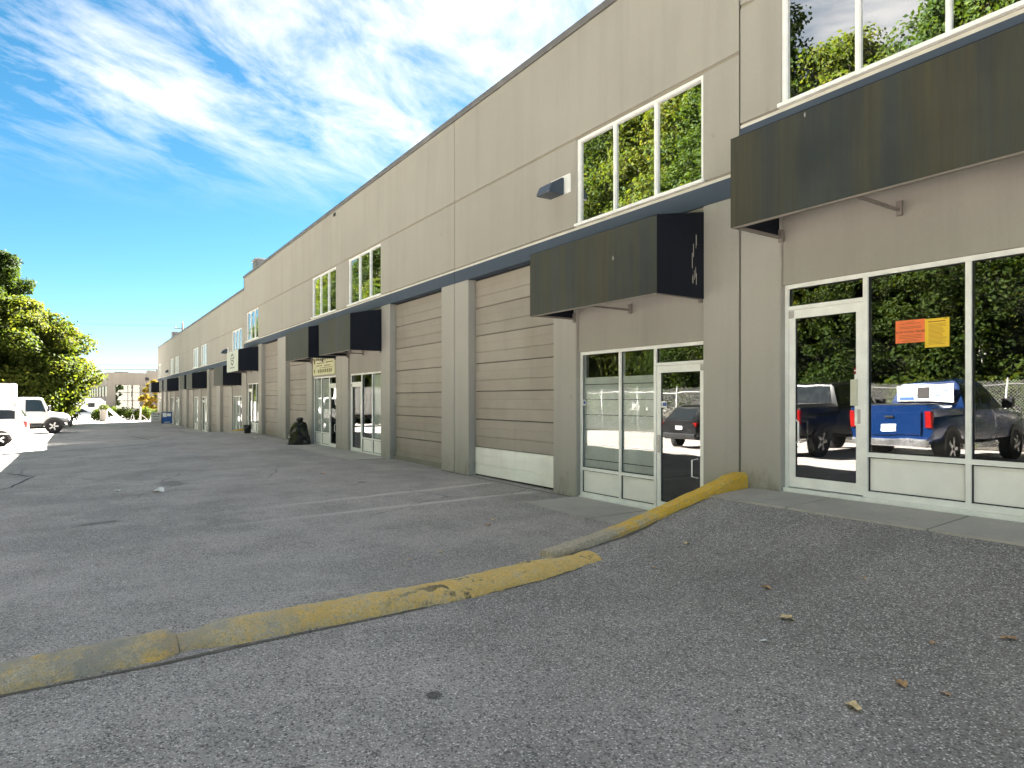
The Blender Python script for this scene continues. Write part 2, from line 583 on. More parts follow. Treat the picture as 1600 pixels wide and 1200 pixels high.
def m_leaf(name, cols, trans=0.45):
    n = NT(name)
    t = n.t
    t.nodes.remove(n.b)
    g = n.n('ShaderNodeNewGeometry')
    r = n.n('ShaderNodeValToRGB')
    els = r.color_ramp.elements
    while len(els) < len(cols): els.new(0.5)
    for i, c in enumerate(cols):
        els[i].position = i / (len(cols) - 1)
        els[i].color = (c[0], c[1], c[2], 1)
    oi = n.n('ShaderNodeObjectInfo')
    nz = n.noise(0.22, 3, 0.5)
    k = n.math('ADD', n.math('MULTIPLY', g.outputs['Random Per Island'], 0.6), n.math('MULTIPLY', n.math('SUBTRACT', nz, 0.3), 0.9), clamp=True)
    n.l(k, r.inputs[0])
    df = n.n('ShaderNodeBsdfPrincipled'); df.inputs['Roughness'].default_value = 0.75
    df.inputs['Specular IOR Level'].default_value = 0.06
    n.l(r.outputs[0], df.inputs['Base Color'])
    tl = n.n('ShaderNodeBsdfTranslucent')
    br = n.mix(1.0, r.outputs[0], (1.6, 1.55, 0.55), 'MULTIPLY')
    n.l(br, tl.inputs[0])
    mx = n.n('ShaderNodeMixShader'); mx.inputs[0].default_value = trans
    n.l(df.outputs[0], mx.inputs[1]); n.l(tl.outputs[0], mx.inputs[2])
    n.l(mx.outputs[0], n.out.inputs[0])
    MATS[name] = n.m
    return n.m


def m_bark(name, c):
    n = NT(name)
    a = n.noise(1.0, 6, 0.7, vec=n.obj(), vscale=(9, 9, 1.6))
    n.col(n.mix(n.rng(a, 0.35, 0.65), (c[0] * .5, c[1] * .5, c[2] * .5), c))
    n.rough(0.9); n.bump(a, 0.6, 0.03)
    MATS[name] = n.m
    return n.m


def m_garage(name, c):
    n = NT(name)
    st = n.noise(1.0, 5, 0.65, vscale=(3, 3, 0.5))
    big = n.noise(0.8, 4, 0.6)
    fine = n.noise(60, 3, 0.6)
    a = n.mix(n.rng(big, 0.35, 0.65), (c[0] * .9, c[1] * .89, c[2] * .88), (c[0] * 1.06, c[1] * 1.07, c[2] * 1.08))
    a = n.mix(n.rng(st, 0.55, 0.75, 0, 0.3), a, (c[0] * .68, c[1] * .66, c[2] * .62))
    oi = n.n('ShaderNodeObjectInfo')
    a = n.mix(1.0, a, n_gray(n, n.rng(oi.outputs['Random'], 0, 1, .90, 1.06)), 'MULTIPLY')
    sc = n.noise(1.0, 4, 0.6, vscale=(1.3, 1.3, 5))
    a = n.mix(n.rng(sc, 0.66, 0.72, 0, 0.25), a, (c[0] * 1.3, c[1] * 1.3, c[2] * 1.3))
    n.col(a); n.rough(0.55)
    dent = n.noise(2.2, 3, 0.5)
    n.bump(n.math('ADD', n.math('MULTIPLY', dent, 5), fine), 0.25, 0.006)
    MATS[name] = n.m
    return n.m


M_WALL = m_wall('wall_paint', (0.325, 0.312, 0.276), (0.36, 0.346, 0.306))
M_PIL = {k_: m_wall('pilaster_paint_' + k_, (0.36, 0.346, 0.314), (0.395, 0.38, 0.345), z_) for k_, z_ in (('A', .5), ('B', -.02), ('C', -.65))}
M_TRIM = simple('groove_paint', (0.27, 0.25, 0.20), 0.85)
M_REVEAL = simple('reveal_paint', (0.60, 0.58, 0.52), 0.75)
M_BAND = m_wall('band_paint', (0.045, 0.066, 0.098), (0.055, 0.078, 0.112))
M_COPING = simple('coping_metal', (0.17, 0.165, 0.16), 0.5, 0.3, 0.25, 2.0)
M_ASPH = m_asphalt('asphalt')
M_CONC = m_concrete('pad_concrete', (0.50, 0.465, 0.43))
M_CONC2 = m_concrete('old_concrete', (0.25, 0.24, 0.21))
M_YEL = m_yellow('kerb_yellow', False)
M_YELW = m_yellow('berm_yellow', True)
M_FRAME = simple('aluminium_white', (0.87, 0.885, 0.865), 0.42, 0.0, 0.07, 6.0)
M_PANELW = simple('panel_white', (0.89, 0.895, 0.87), 0.5, 0.0, 0.07, 2.0)
M_GDOOR = m_garage('garage_taupe', (0.305, 0.274, 0.238))
M_GWHITE = m_garage('garage_white', (0.86, 0.86, 0.81))
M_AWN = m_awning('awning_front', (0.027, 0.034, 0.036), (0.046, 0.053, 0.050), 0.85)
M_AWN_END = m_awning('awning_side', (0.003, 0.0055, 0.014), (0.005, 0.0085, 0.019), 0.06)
M_AWN_SIGN = simple('awning_sign_face', (0.48, 0.52, 0.46), 0.5)
M_GALV = simple('galvanised', (0.42, 0.41, 0.40), 0.45, 0.6)
M_DARK = simple('dark_gap', (0.02, 0.02, 0.02), 0.9)
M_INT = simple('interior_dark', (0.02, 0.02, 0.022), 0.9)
M_BLACK = simple('black_plastic', (0.008, 0.008, 0.009), 0.45)
M_RUBBER = simple('rubber', (0.011, 0.011, 0.012), 0.85)
M_BLIND = simple('blind_cloth', (0.72, 0.74, 0.70), 0.85)
M_GL_UP = m_glass('glass_upper', 0.50, (0.42, 0.46, 0.46))
M_GL_ST = m_glass('glass_store', 0.12, (0.42, 0.45, 0.46), 0.07)
M_GL_CL = m_glass('glass_clear', 0.07, (0.86, 0.88, 0.88), 0.07)
M_GL_FAR = m_glass('glass_far', 0.10, (0.3, 0.33, 0.35))
M_CARGL = simple('car_glass', (0.015, 0.018, 0.02), 0.06, 0, 0.05)
M_ORANGE = simple('paper_orange', (0.95, 0.22, 0.07), 0.7, 0, 0.03)
M_PAPYEL = simple('paper_yellow', (0.90, 0.60, 0.04), 0.7, 0, 0.04)
M_INK = simple('ink', (0.03, 0.025, 0.025), 0.7, 0, 0.0)
M_INKO = simple('ink_brown', (0.30, 0.10, 0.03), 0.7, 0, 0.0)
M_RED = simple('red_lens', (0.22, 0.006, 0.006), 0.2, 0, 0.05)
M_BLUE = simple('sign_blue', (0.02, 0.09, 0.34), 0.5)
M_STBLUE = simple('sticker_blue', (0.04, 0.10, 0.32), 0.5)
M_WHITE = simple('white_paint', (0.62, 0.62, 0.61), 0.35, 0, 0.05, 1.0, 0.3)
M_SILVER = simple('silver_paint', (0.42, 0.46, 0.50), 0.3, 0.5, 0.04, 1.0, 0.5)
M_BLUEP = simple('blue_paint', (0.003, 0.022, 0.095), 0.25, 0.2, 0.05, 1.0, 0.7)
M_BLKP = simple('black_paint', (0.005, 0.005, 0.006), 0.35, 0.0, 0.05, 1.0, 0.0)
M_NAVYP = simple('navy_paint', (0.02, 0.035, 0.07), 0.25, 0.1, 0.05, 1.0, 0.7)
M_CHROME = simple('bright_metal', (0.55, 0.55, 0.56), 0.25, 0.9)
M_CREAM = simple('cream_board', (0.66, 0.66, 0.42), 0.6)
M_OLIVE = simple('olive_print', (0.17, 0.16, 0.04), 0.7)
M_BAG = simple('bin_bag', (0.006, 0.007, 0.010), 0.28, 0, 0.1, 4.0)
M_EARTH = m_concrete('forest_floor', (0.075, 0.06, 0.04))
M_BARK = m_bark('bark', (0.13, 0.105, 0.085))
M_BARKP = m_bark('bark_pale', (0.38, 0.36, 0.33))
M_LEAF1 = m_leaf('leaf_maple', [(0.022, 0.038, 0.008), (0.034, 0.052, 0.010), (0.050, 0.066, 0.013), (0.072, 0.080, 0.016), (0.10, 0.085, 0.02)], 0.42)
M_LEAF2 = m_leaf('leaf_dark', [(0.014, 0.028, 0.008), (0.024, 0.042, 0.010), (0.037, 0.056, 0.013), (0.058, 0.07, 0.018)], 0.35)
M_LEAF3 = m_leaf('leaf_yellow', [(0.06, 0.08, 0.012), (0.12, 0.10, 0.018), (0.19, 0.12, 0.022), (0.18, 0.075, 0.018)], 0.5)
M_LEAF4 = m_leaf('leaf_hedge', [(0.018, 0.036, 0.008), (0.042, 0.065, 0.012), (0.085, 0.095, 0.018)], 0.4)
M_DRY = simple('dry_leaf', (0.50, 0.30, 0.15), 0.8, 0, 0.3, 30)
M_DRY2 = simple('dry_leaf_pale', (0.72, 0.56, 0.32), 0.8, 0, 0.3, 30)
M_LITTER = simple('litter_white', (0.75, 0.75, 0.74), 0.7)
M_BEIGE = m_wall('beige_wall', (0.155, 0.145, 0.122), (0.18, 0.165, 0.14))
M_POLE = m_bark('pole_wood', (0.12, 0.10, 0.085))
M_LINE = simple('faded_line', (0.42, 0.41, 0.38), 0.85, 0, 0.3, 3.0)
M_TAR = simple('tar_seam', (0.035, 0.035, 0.036), 0.8, 0, 0.3, 3.0)


def text_mesh(s, size, m, name, parent, loc, rot, align='CENTER', ext=0.0005, sx=1.0):
    cu = bpy.data.curves.new(name, 'FONT')
    cu.body = s; cu.size = size; cu.align_x = align; cu.align_y = 'CENTER'; cu.extrude = ext
    cu.resolution_u = 2
    tmp = bpy.data.objects.new(name, cu)
    COL.objects.link(tmp)
    dg = bpy.context.evaluated_depsgraph_get()
    me = bpy.data.meshes.new_from_object(tmp.evaluated_get(dg))
    bpy.data.objects.remove(tmp)
    me.materials.clear()
    o = link(name, me, m, parent)
    o.location = loc; o.rotation_euler = rot; o.scale = (sx, 1, 1)
    return o


# ------------------------------------------------------------------ the ground
def sstep(a, b, x):
    t = min(1.0, max(0.0, (x - a) / (b - a)))
    return t * t * (3 - 2 * t)


def tab(t, x):
    if x <= t[0][0]: return t[0][1]
    for (a, p), (b, q) in zip(t, t[1:]):
        if x <= b: return p + (q - p) * (x - a) / (b - a)
    return t[-1][1]


TA = [(-40, -.2), (-12, -.2), (-6, -.16), (-1.5, .045), (0, .075), (2.5, .085), (3.7, .14), (4.86, .25), (5.6, .385), (6.2, .485), (7.05, .51), (40, .51)]
TB = [(-40, -.2), (-12, -.2), (-6, -.2), (-1.5, -.12), (1, -.05), (3.5, -.02), (6, -.02), (40, -.02)]


def ground_z(u, v):
    za = tab(TA, v)
    zb = tab(TB, v) + tab([(5, -.03), (12, 0), (16, .02), (35, .02)], u) * sstep(1, 6, v)
    zc = -.62 + tab([(-40, 0), (0, .02), (7, .0)], v) - .0065 * max(0, u - 55)
    zc = max(zc, -1.0)
    q = max(0, 3.7 - v)
    k = sstep(5.03 - min(q, 1) * .35, 5.17 + min(q, 4) * .8, u) if v < 3.7 else sstep(5.03, 5.15, u - (v - 5) * 0.06)
    z = za + (zb - za) * k
    w2 = min(0.07 + max(0, 4.2 - v) * 2.4, 9)
    k2 = sstep(35.6 - w2 * 1.3, 35.6 + w2 * .9, u) if v < 4.2 else sstep(35.52, 35.65, u - (v - 5) * 0.06)
    return z + (zc - z) * k2


def make_ground():
    us = list(np.arange(-14, 4.2, 0.5)) + list(np.arange(4.2, 6.4, 0.06)) + list(np.arange(6.5, 34.6, 0.6)) + list(np.arange(34.8, 36.2, 0.06)) + list(np.arange(36.4, 60, 1.0)) + list(np.arange(62, 120, 4))
    us = [-400, -120, -60, -35, -22] + us + [130, 160, 220, 320, 500, 900]
    vs = [-900, -400, -150, -70, -40, -25] + list(np.arange(-18, 0, 0.75)) + list(np.arange(0, 7.4, 0.15)) + [7.6, 9, 14, 30, 60, 150, 400, 900]
    vv = [(-u, v, ground_z(u, v)) for v in vs for u in us]
    nu = len(us)
    ff = []
    for j in range(len(vs) - 1):
        for i in range(nu - 1):
            a = j * nu + i
            ff.append((a, a + nu, a + nu + 1, a + 1))
    me = bpy.data.meshes.new('ground')
    me.from_pydata(vv, [], ff)
    me.polygons.foreach_set('use_smooth', [True] * len(ff))
    o = link('ground', me, M_ASPH)
    tag(o, kind='structure')
    # check orientation
    if me.polygons[0].normal.z < 0:
        me.flip_normals()
    return o


make_ground()


def sheet(name, us, vs, dz, m, wob=None):
    vv = []; ff = []
    for j, v in enumerate(vs):
        for i, u in enumerate(us):
            du = wob(i, j) if wob else 0
            vv.append((-(u + du), v, ground_z(u + du, v) + dz))
    nu = len(us)
    for j in range(len(vs) - 1):
        for i in range(nu - 1):
            a = j * nu + i
            ff.append((a, a + nu, a + nu + 1, a + 1))
    me = bpy.data.meshes.new(name)
    me.from_pydata(vv, [], ff)
    if len(me.polygons) and me.polygons[0].normal.z < 0: me.flip_normals()
    return tag(link(name, me, m), kind='structure')


# forest floor beyond the chain-link fence
sheet('verge', list(np.arange(-60, 110, 5.0)), [-90, -60, -40, -25, -16, -12.75], 0.03, M_EARTH)


def strip(name, pts, width, dz, m, seed=1):
    rnd = random.Random(seed)
    fine = []
    for (a, b), (c, d) in zip(pts, pts[1:]):
        n = max(2, int(math.hypot(c - a, d - b) / 0.35))
        for i in range(n):
            t = i / n
            fine.append((a + (c - a) * t + rnd.uniform(-.035, .035), b + (d - b) * t + rnd.uniform(-.035, .035)))
    fine.append(pts[-1])
    vv = []; ff = []
    for i, (u, v) in enumerate(fine):
        p = fine[max(0, i - 1)]; q = fine[min(len(fine) - 1, i + 1)]
        tu, tv = q[0] - p[0], q[1] - p[1]
        l = math.hypot(tu, tv) or 1
        nu_, nv_ = -tv / l, tu / l
        w = width * rnd.uniform(.5, 1.1)
        for s in (-.5, .5):
            uu, v2 = u + nu_ * w * s, v + nv_ * w * s
            vv.append((-uu, v2, ground_z(uu, v2) + dz))
    for i in range(len(fine) - 1):
        ff.append((2 * i, 2 * i + 1, 2 * i + 3, 2 * i + 2))
    me = bpy.data.meshes.new(name)
    me.from_pydata(vv, [], ff)
    if me.polygons[0].normal.z < 0: me.flip_normals()
    return tag(link(name, me, m), kind='structure')


strip('faded_line', [(34.9, 5.6), (32.8, 4.9), (30.0, 3.6), (28.6, 2.7)], 0.13, 0.006, M_LINE, 3)
strip('tar_seam', [(28.4, 2.6), (27.2, 1.3), (26.6, -0.6), (26.2, -4.0)], 0.10, 0.006, M_TAR, 4)
strip('tar_seam', [(19.3, -1.5), (18.0, -.9), (16.2, -1.2), (15.0, -1.6), (13.6, -1.9)], 0.05, 0.006, M_TAR, 5)
strip('tar_seam', [(40.5, 3.2), (46.0, 2.4), (47.0, 0.6)], 0.12, 0.006, M_TAR, 6)


# concrete aprons in front of the storefronts (each slab its own piece)
def pad(u0, u1, width, dz, cuts, name='apron'):
    # a stack of slabs u0..u1 cut at `cuts`
    root = None
    edges = [u0] + list(cuts) + [u1]
    rnd = random.Random(int(u0 * 10))
    for a, b in zip(edges, edges[1:]):
        mb = MB()
        zi = ground_z((a + b) / 2, D) + dz
        n = 9
        for i in range(n):
            p = a + .008 + (b - a - .016) * i / n; q = a + .008 + (b - a - .016) * (i + 1) / n
            ep = rnd.uniform(-.012, .012) if 0 < i else 0
            zo_p = ground_z(p, D - width) + dz * .55; zo_q = ground_z(q, D - width) + dz * .55
            mb.hexa([(-p, D - width, zo_p - .2), (-p, D + .3, zi - .25), (-q, D + .3, zi - .25), (-q, D - width, zo_q - .2),
                     (-p, D - width, zo_p), (-p, D + .3, zi), (-q, D + .3, zi), (-q, D - width, zo_q)])
        me = mb.mesh('slab', [M_CONC])
        bm = bmesh.new(); bm.from_mesh(me)
        bmesh.ops.remove_doubles(bm, verts=bm.verts, dist=1e-4)
        bm.to_mesh(me); bm.free()
        if root is None:
            root = link(name, me)
            tag(root, kind='structure')
        else:
            link('slab', me, None, root)
    return root


pad(-2.5, 5.06, .83, .03, [-1.4, .3, 2.65, 4.02])
pad(5.26, 8.55, 1.08, .02, [6.9])
pad(16.75, 23.95, 1.0, .02, [18.6, 20.46, 22.2])
pad(32.0, 35.45, 1.0, .02, [33.7])
pad(35.75, 39.2, 1.0, .02, [37.4])
pad(47.2, 54.6, 1.0, .02, [49.0, 50.94, 52.8])
pad(62.6, 69.9, 1.0, .02, [64.3, 66.18, 68.0])


# ------------------------------------------------------------------ kerb wedges and asphalt berms
def kerb(du, dz, label):
    e = empty('kerb', (-(5.1 + du), 5.4, ground_z(5.1 + du - .3, 4.0)))
    tag(e, label, 'kerb', 'sloping kerbs between the levels')
    # left edge (u, v, top z), width, bottom z
    path = [(5.30, D + .01, .715), (5.27, 6.75, .69), (5.22, 6.35, .60), (5.17, 5.6, .455), (5.1, 4.94, .345), (5.03, 4.3, .262), (4.97, 3.67, .205)]
    mb = MB()
    rnd = random.Random(7)
    rings = []
    ev = Vector(e.location)
    pp = []
    for (a, b) in zip(path, path[1:]):
        for i in range(6):
            t = i / 6
            pp.append([a[k] + (b[k] - a[k]) * t for k in range(3)])
    pp.append(list(path[-1]))
    for (u, v, z) in pp:
        wl = .2
        zb = min(ground_z(5.9 + du, v), ground_z(4.4 + du, v)) - .12
        j = lambda: rnd.uniform(-.006, .006)
        zz = z + dz
        ring = [(-(u + du + .03), v, zb), (-(u + du + .012), v, zz - .03 + j()), (-(u + du - .025), v, zz + j()), (-(u + du - wl + .03), v, zz + j()),
                (-(u + du - wl + j()), v, zz - .035 + j()), (-(u + du - wl - .02 + j()), v, zb)]
        rings.append([Vector(q) - ev for q in ring])
    n = 6
    vs = [q for r in rings for q in r]
    fs = []
    for i in range(len(rings) - 1):
        for k in range(n):
            k2 = (k + 1) % n
            fs.append((i * n + k, i * n + k2, (i + 1) * n + k2, (i + 1) * n + k))
    fs.append(tuple(range(n))); fs.append(tuple(range((len(rings) - 1) * n, len(rings) * n))[::-1])
    mb.add(vs, fs)
    mb.build('kerb_body', M_YEL, e, smooth=0.6)
    return e


kerb(0, 0, 'yellow painted concrete kerb sloping down from wall beside glass door')
kerb(30.48, -.6, 'small yellow kerb wedge at wall beside black bucket')


def berm(name, v0, v1, label, taper0, taper1, seed, lo=.0004):
    rnd = random.Random(seed)
    n = int((v1 - v0) / 0.05)
    prof = [(-.03, -.05), (-.006, .006), (.012, .036), (.06, .066), (.13, .088), (.22, .094), (.30, .082), (.37, .052), (.43, .012), (.46, -.05)]
    vs = []; fs = []
    o0 = Vector((-4.6, (v0 + v1) / 2, ground_z(4.6, (v0 + v1) / 2)))
    for i in range(n + 1):
        v = v0 + (v1 - v0) * i / n
        t0 = min(1, (v - v0) / taper0 + .02) if taper0 else 1
        t1 = min(1, (v1 - v) / taper1 + .02) if taper1 else 1
        sc = math.sqrt(max(lo, min(t0, t1)))
        sw = .35 + .65 * sc
        e0 = rnd.uniform(-.012, .012)
        for k, (a, h) in enumerate(prof):
            uu = 4.38 + .21 + (a - .21) * sw + (e0 if k < 3 else 0) + .02 * math.sin(v * 1.7)
            gz = ground_z(uu, v)
            z = gz + (h * sc if h > 0 else h) + rnd.uniform(-.006, .005) * (1 if 0 < k < len(prof) - 1 else 0)
            vs.append((-uu - o0.x, v - o0.y, z - o0.z))
    m = len(prof)
    for i in range(n):
        for k in range(m - 1):
            fs.append((i * m + k, i * m + k + 1, (i + 1) * m + k + 1, (i + 1) * m + k))
    fs.append(tuple(range(m))); fs.append(tuple(range(n * m, (n + 1) * m))[::-1])
    mb = MB().add(vs, fs)
    o = mb.build(name, M_YELW, None, smooth=0.9)
    o.location = o0
    tag(o, label, 'speed bump')
    return o


berm('asphalt_berm', .505, 3.98, 'long rounded berm with yellow paint and tyre scuffs, ending at kerb', .30, .7, 1, .30)
berm('asphalt_berm', -6.5, .50, 'rounded asphalt berm with faded greyish yellow paint, broken at one end', .8, .05, 2, .45)

# ------------------------------------------------------------------ the long building
SECZ = {'A': .58, 'B': 0.0, 'C': -.62}
JOINT0 = 5.22
PW = 7.62
bld = empty('commercial_building', (-20, D, 0))
tag(bld, 'long taupe concrete industrial unit row with navy band and roll-up doors', 'building')
BO = Vector(bld.location)


class BB(MB):
    """boxes given in u, depth behind the facade, z; stored relative to the building's origin"""
    def fb(s, u0, u1, d0, d1, z0, z1, mi=0):
        return s.box(-u0 - BO.x, -u1 - BO.x, d0, d1, z0, z1, mi)


def bp(name, m, boxes, parent=None, bevel=0):
    mb = BB()
    for b in boxes: mb.fb(*b)
    return mb.build(name, m, parent or bld, bevel=bevel)


SECTION_LABELS = {}
UNITS = [('A2', 'A', JOINT0 - 2 * PW, 1), ('A1', 'A', JOINT0, -1), ('B1', 'B', JOINT0, 1), ('B2', 'B', JOINT0 + 2 * PW, -1), ('B3', 'B', JOINT0 + 2 * PW, 1),
         ('B4', 'B', JOINT0 + 4 * PW, -1), ('C1', 'C', JOINT0 + 4 * PW, 1), ('C2', 'C', JOINT0 + 6 * PW, -1), ('C3', 'C', JOINT0 + 6 * PW, 1),
         ('C4', 'C', JOINT0 + 8 * PW, -1), ('C5', 'C', JOINT0 + 8 * PW, 1), ('C6', 'C', JOINT0 + 10 * PW, -1)]
MULL = {'A1': 2.535, 'B1': 2.31}


def garage_section_mesh(width, h, m):
    # profile (z, depth outwards): a wide flat pan, a narrow pan, shallow ribs, seam at the bottom
    prof = [(0.007, -.004), (0.013, .016), (.226, .016), (.232, .001), (.244, .001), (.250, .016), (.418, .016), (.424, .0195), (.432, .0195), (.438, .016),
            (h - .013, .016), (h - .007, -.004)]
    mb = MB()
    n = len(prof)
    vs = [(-width / 2, -d, z) for z, d in prof] + [(width / 2, -d, z) for z, d in prof]
    fs = [(i, i + 1, n + i + 1, n + i) for i in range(n - 1)]
    mb.add(vs, fs)
    mb.add([(-width / 2, 0.02, 0.006), (width / 2, .02, .006), (width / 2, .02, h - .006), (-width / 2, .02, h - .006)], [(0, 1, 2, 3)])
    me = mb.mesh('panel', [m])
    return me


GS = garage_section_mesh(3.02, .61, M_GDOOR)
GSW = garage_section_mesh(3.02, .61, M_GWHITE)


def glass_pane(parent, u0, u1, d, z0, z1, m, name='pane'):
    mb = BB()
    mb.fb(u0, u1, d, d + .006, z0, z1)
    return mb.build(name, m, parent)


BLINDS = ('B1', 'B2', 'B3', 'C1', 'C2', 'C3', 'C4', 'C5', 'C6')


def unit(name, sec, uj, s):
    zs = SECZ[sec]
    U = lambda a: uj + s * a
    g = .009

    def F(a0, a1, d0, d1, z0, z1):
        return (U(a0), U(a1), d0, d1, z0 + zs, z1 + zs)
    zbase = -.5
    # tilt-up wall panels
    bp('wall_panel', M_WALL, [F(g, PW - g, 0, .19, 6.15, 7.98)], bevel=.008)
    bp('wall_panel', M_WALL, [F(3.285, PW - g, 0, .19, 4.625, 6.105)], bevel=.008)
    bp('wall_panel', M_WALL, [F(g, .585, 0, .19, 4.625, 6.105)], bevel=.008)
    # grooves, reveal, band
    bp('groove', M_TRIM, [F(g, PW - g, .022, .18, 6.105, 6.15)])
    bp('reveal', M_REVEAL, [F(g, PW - g, .012, .17, 4.556, 4.60)])
    bp('groove', M_TRIM, [F(g, PW - g, .026, .17, 4.60, 4.625)])
    bp('band', M_BAND, [F(g, PW - g, .003, .19, 4.29, 4.556)])
    bp('joint_sealant', M_TRIM, [F(-g, g, .014, .17, zbase, 7.98)])
    # pilasters
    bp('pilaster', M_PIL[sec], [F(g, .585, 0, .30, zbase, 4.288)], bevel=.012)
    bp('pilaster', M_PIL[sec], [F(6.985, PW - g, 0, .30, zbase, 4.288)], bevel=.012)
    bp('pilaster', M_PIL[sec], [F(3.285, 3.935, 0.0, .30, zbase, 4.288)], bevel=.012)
    bp('wall_infill', M_WALL, [F(.587, 3.283, .05, .25, 2.462, 4.288)])
    # coping
    bp('coping', M_COPING, [F(0.003, PW - .003, -.035, .25, 7.982, 8.10)], bevel=.006)
    # garage door
    gd = bp('garage_door', M_DARK, [F(3.937, 3.965, .20, .27, -.1, 4.285), F(6.955, 6.983, .20, .27, -.1, 4.285), F(3.965, 6.955, .20, .27, 4.262, 4.286),
                                   F(3.937, 6.983, .27, .29, -.1, 4.285)])
    for k in range(7):
        o = link('panel', GSW if (name == 'B1' and k == 0) else GS, None, gd)
        o.location = (-U(5.46) - BO.x, .19, zs + k * .608 + (.0 if k else .0))
        if name == 'B1' and k == 0: o['label'] = 'white painted bottom panel'
    if name != 'B1':
        bp('door_sill', M_CONC2, [F(3.94, 6.98, .13, .33, -.4, .035 + (.07 if name == 'B2' else 0))])
    # upper window
    fr = .05
    w = [F(.587, 3.283, .03, .12, 4.626, 4.626 + .055), F(.587, 3.283, .03, .12, 6.06, 6.104),
         F(.587, .587 + fr, .032, .12, 4.681, 6.06), F(3.283 - fr, 3.283, .032, .12, 4.681, 6.06),
         F(1.47, 1.515, .036, .115, 4.681, 6.06), F(2.36, 2.40, .036, .115, 4.681, 6.06)]
    # projecting sill
    w.append(F(.56, 3.31, -.03, .03, 4.615, 4.66))
    win = bp('window', M_FRAME, w)
    for a0, a1 in ((.637, 1.47), (1.515, 2.36), (2.40, 3.233)):
        o = glass_pane(win, U(a0), U(a1), .075, 4.681 + zs, 6.06 + zs, M_GL_UP)
        # each pane sits a hair out of true
    if name == 'B4':
        o = bp('blind', M_BLIND, [F(.65, 3.22, .14, .15, 4.69, 6.05)], win)
    # storefront
    am = MULL.get(name, 2.42)
    top, zr = 2.46, .44
    st = [F(.587, .632, .09, .19, .0, top), F(3.238, 3.283, .09, .19, .0, top), F(1.527, 1.577, .09, .19, .0, top), F(am - .025, am + .025, .092, .19, .05, top - .05),
          F(.632, 1.527, .09, .19, top - .05, top), F(1.577, 3.238, .09, .19, top - .05, top),
          F(.632, 1.527, .092, .19, 2.15, 2.195), F(1.577, 3.238, .088, .19, zr, zr + .05), F(1.577, 3.238, .088, .19, .0, .065), F(.587, 3.283, .05, .2, -.06, -.001)]
    sf = bp('storefront_window', M_FRAME, st)
    bp('kick_panel', M_PANELW, [F(1.58, am - .025, .125, .15, .065, zr)], sf)
    bp('kick_panel', M_PANELW, [F(am + .025, 3.236, .125, .15, .065, zr)], sf)
    gm1 = M_GL_CL if name in BLINDS and name != 'B2' else M_GL_ST
    gm2 = M_GL_CL if name in BLINDS else M_GL_ST
    glass_pane(sf, U(1.577), U(am - .025), .13, zr + .05 + zs, top - .05 + zs, gm1)
    glass_pane(sf, U(am + .025), U(3.238), .13, zr + .05 + zs, top - .05 + zs, gm2)
    glass_pane(sf, U(.632), U(1.527), .13, 2.195 + zs, top - .05 + zs, M_GL_ST)
    # dark rubber gaskets round every pane and panel
    gk = []
    for (a0, a1, z0, z1, dd) in ((1.577, am - .025, zr + .05, top - .05, .117), (am + .025, 3.238, zr + .05, top - .05, .117), (.632, 1.527, 2.195, top - .05, .117),
                                 (1.58, am - .025, .065, zr, .112), (am + .025, 3.236, .065, zr, .112)):
        q = .011
        gk += [F(a0, a0 + q, dd, .128 if z0 > .3 else .124, z0, z1), F(a1 - q, a1, dd, .128 if z0 > .3 else .124, z0, z1),
               F(a0 + q, a1 - q, dd, .128 if z0 > .3 else .124, z0, z0 + q), F(a0 + q, a1 - q, dd, .128 if z0 > .3 else .124, z1 - q, z1)]
    bp('gasket', M_DARK, gk, sf)
    # glass door
    dl = [F(.637, .715, .10, .145, .012, 2.146), F(1.447, 1.522, .10, .145, .012, 2.146), F(.715, 1.447, .10, .145, 2.045, 2.146), F(.715, 1.447, .10, .145, .012, .135)]
    dr = bp('door', M_FRAME, dl)
    glass_pane(dr, U(.715), U(1.447), .122, .135 + zs, 2.045 + zs, M_GL_ST)
    q = .009
    bp('gasket', M_DARK, [F(.715, .715 + q, .112, .121, .135, 2.045), F(1.447 - q, 1.447, .112, .121, .135, 2.045), F(.715 + q, 1.447 - q, .112, .121, .135, .135 + q),
                          F(.715 + q, 1.447 - q, .112, .121, 2.045 - q, 2.045), F(.6325, .6368, .105, .14, .01, 2.148), F(1.5222, 1.5268, .105, .14, .01, 2.148)], dr)
    # pull handle and lock
    ha = .70 if s > 0 else .70
    mb = MB()
    pts = [(-U(.74) - BO.x, .09, .55 + zs), (-U(.80) - BO.x, .03, .57 + zs), (-U(.80) - BO.x, .03, .80 + zs), (-U(.74) - BO.x, .09, .82 + zs)]
    mb.tube(pts, .011, 8)
    mb.build('handle', M_PANELW, dr, smooth=True)
    if name == 'A1':
        bp('lock_plate', M_PANELW, [F(1.44, 1.545, .083, .099, .78, 1.35)], dr)
        bp('strike_box', M_CREAMW, [F(1.41, 1.475, .05, .083, 1.0, 1.29)], dr)
        bp('keypad', M_GALV, [F(1.475, 1.505, .076, .083, .80, .96)], dr)
    else:
        bp('lock_plate', M_GALV, [F(1.455, 1.505, .088, .10, .86, 1.12)], dr)
    bp('closer', M_GALV, [F(.64, .70, .085, .10, 2.05, 2.14)], dr)
    # what stands behind the panes
    if name == 'B1':
        bp('blind', M_BLIND, [F(1.59, 3.225, .15, .155, .50, 2.02)], sf)
        sl = []
        for k in range(6):
            sl.append(F(1.59, 3.225, .146, .15, .62 + k * .255, .632 + k * .255))
        bp('blind_slat', M_DARK, sl, sf)
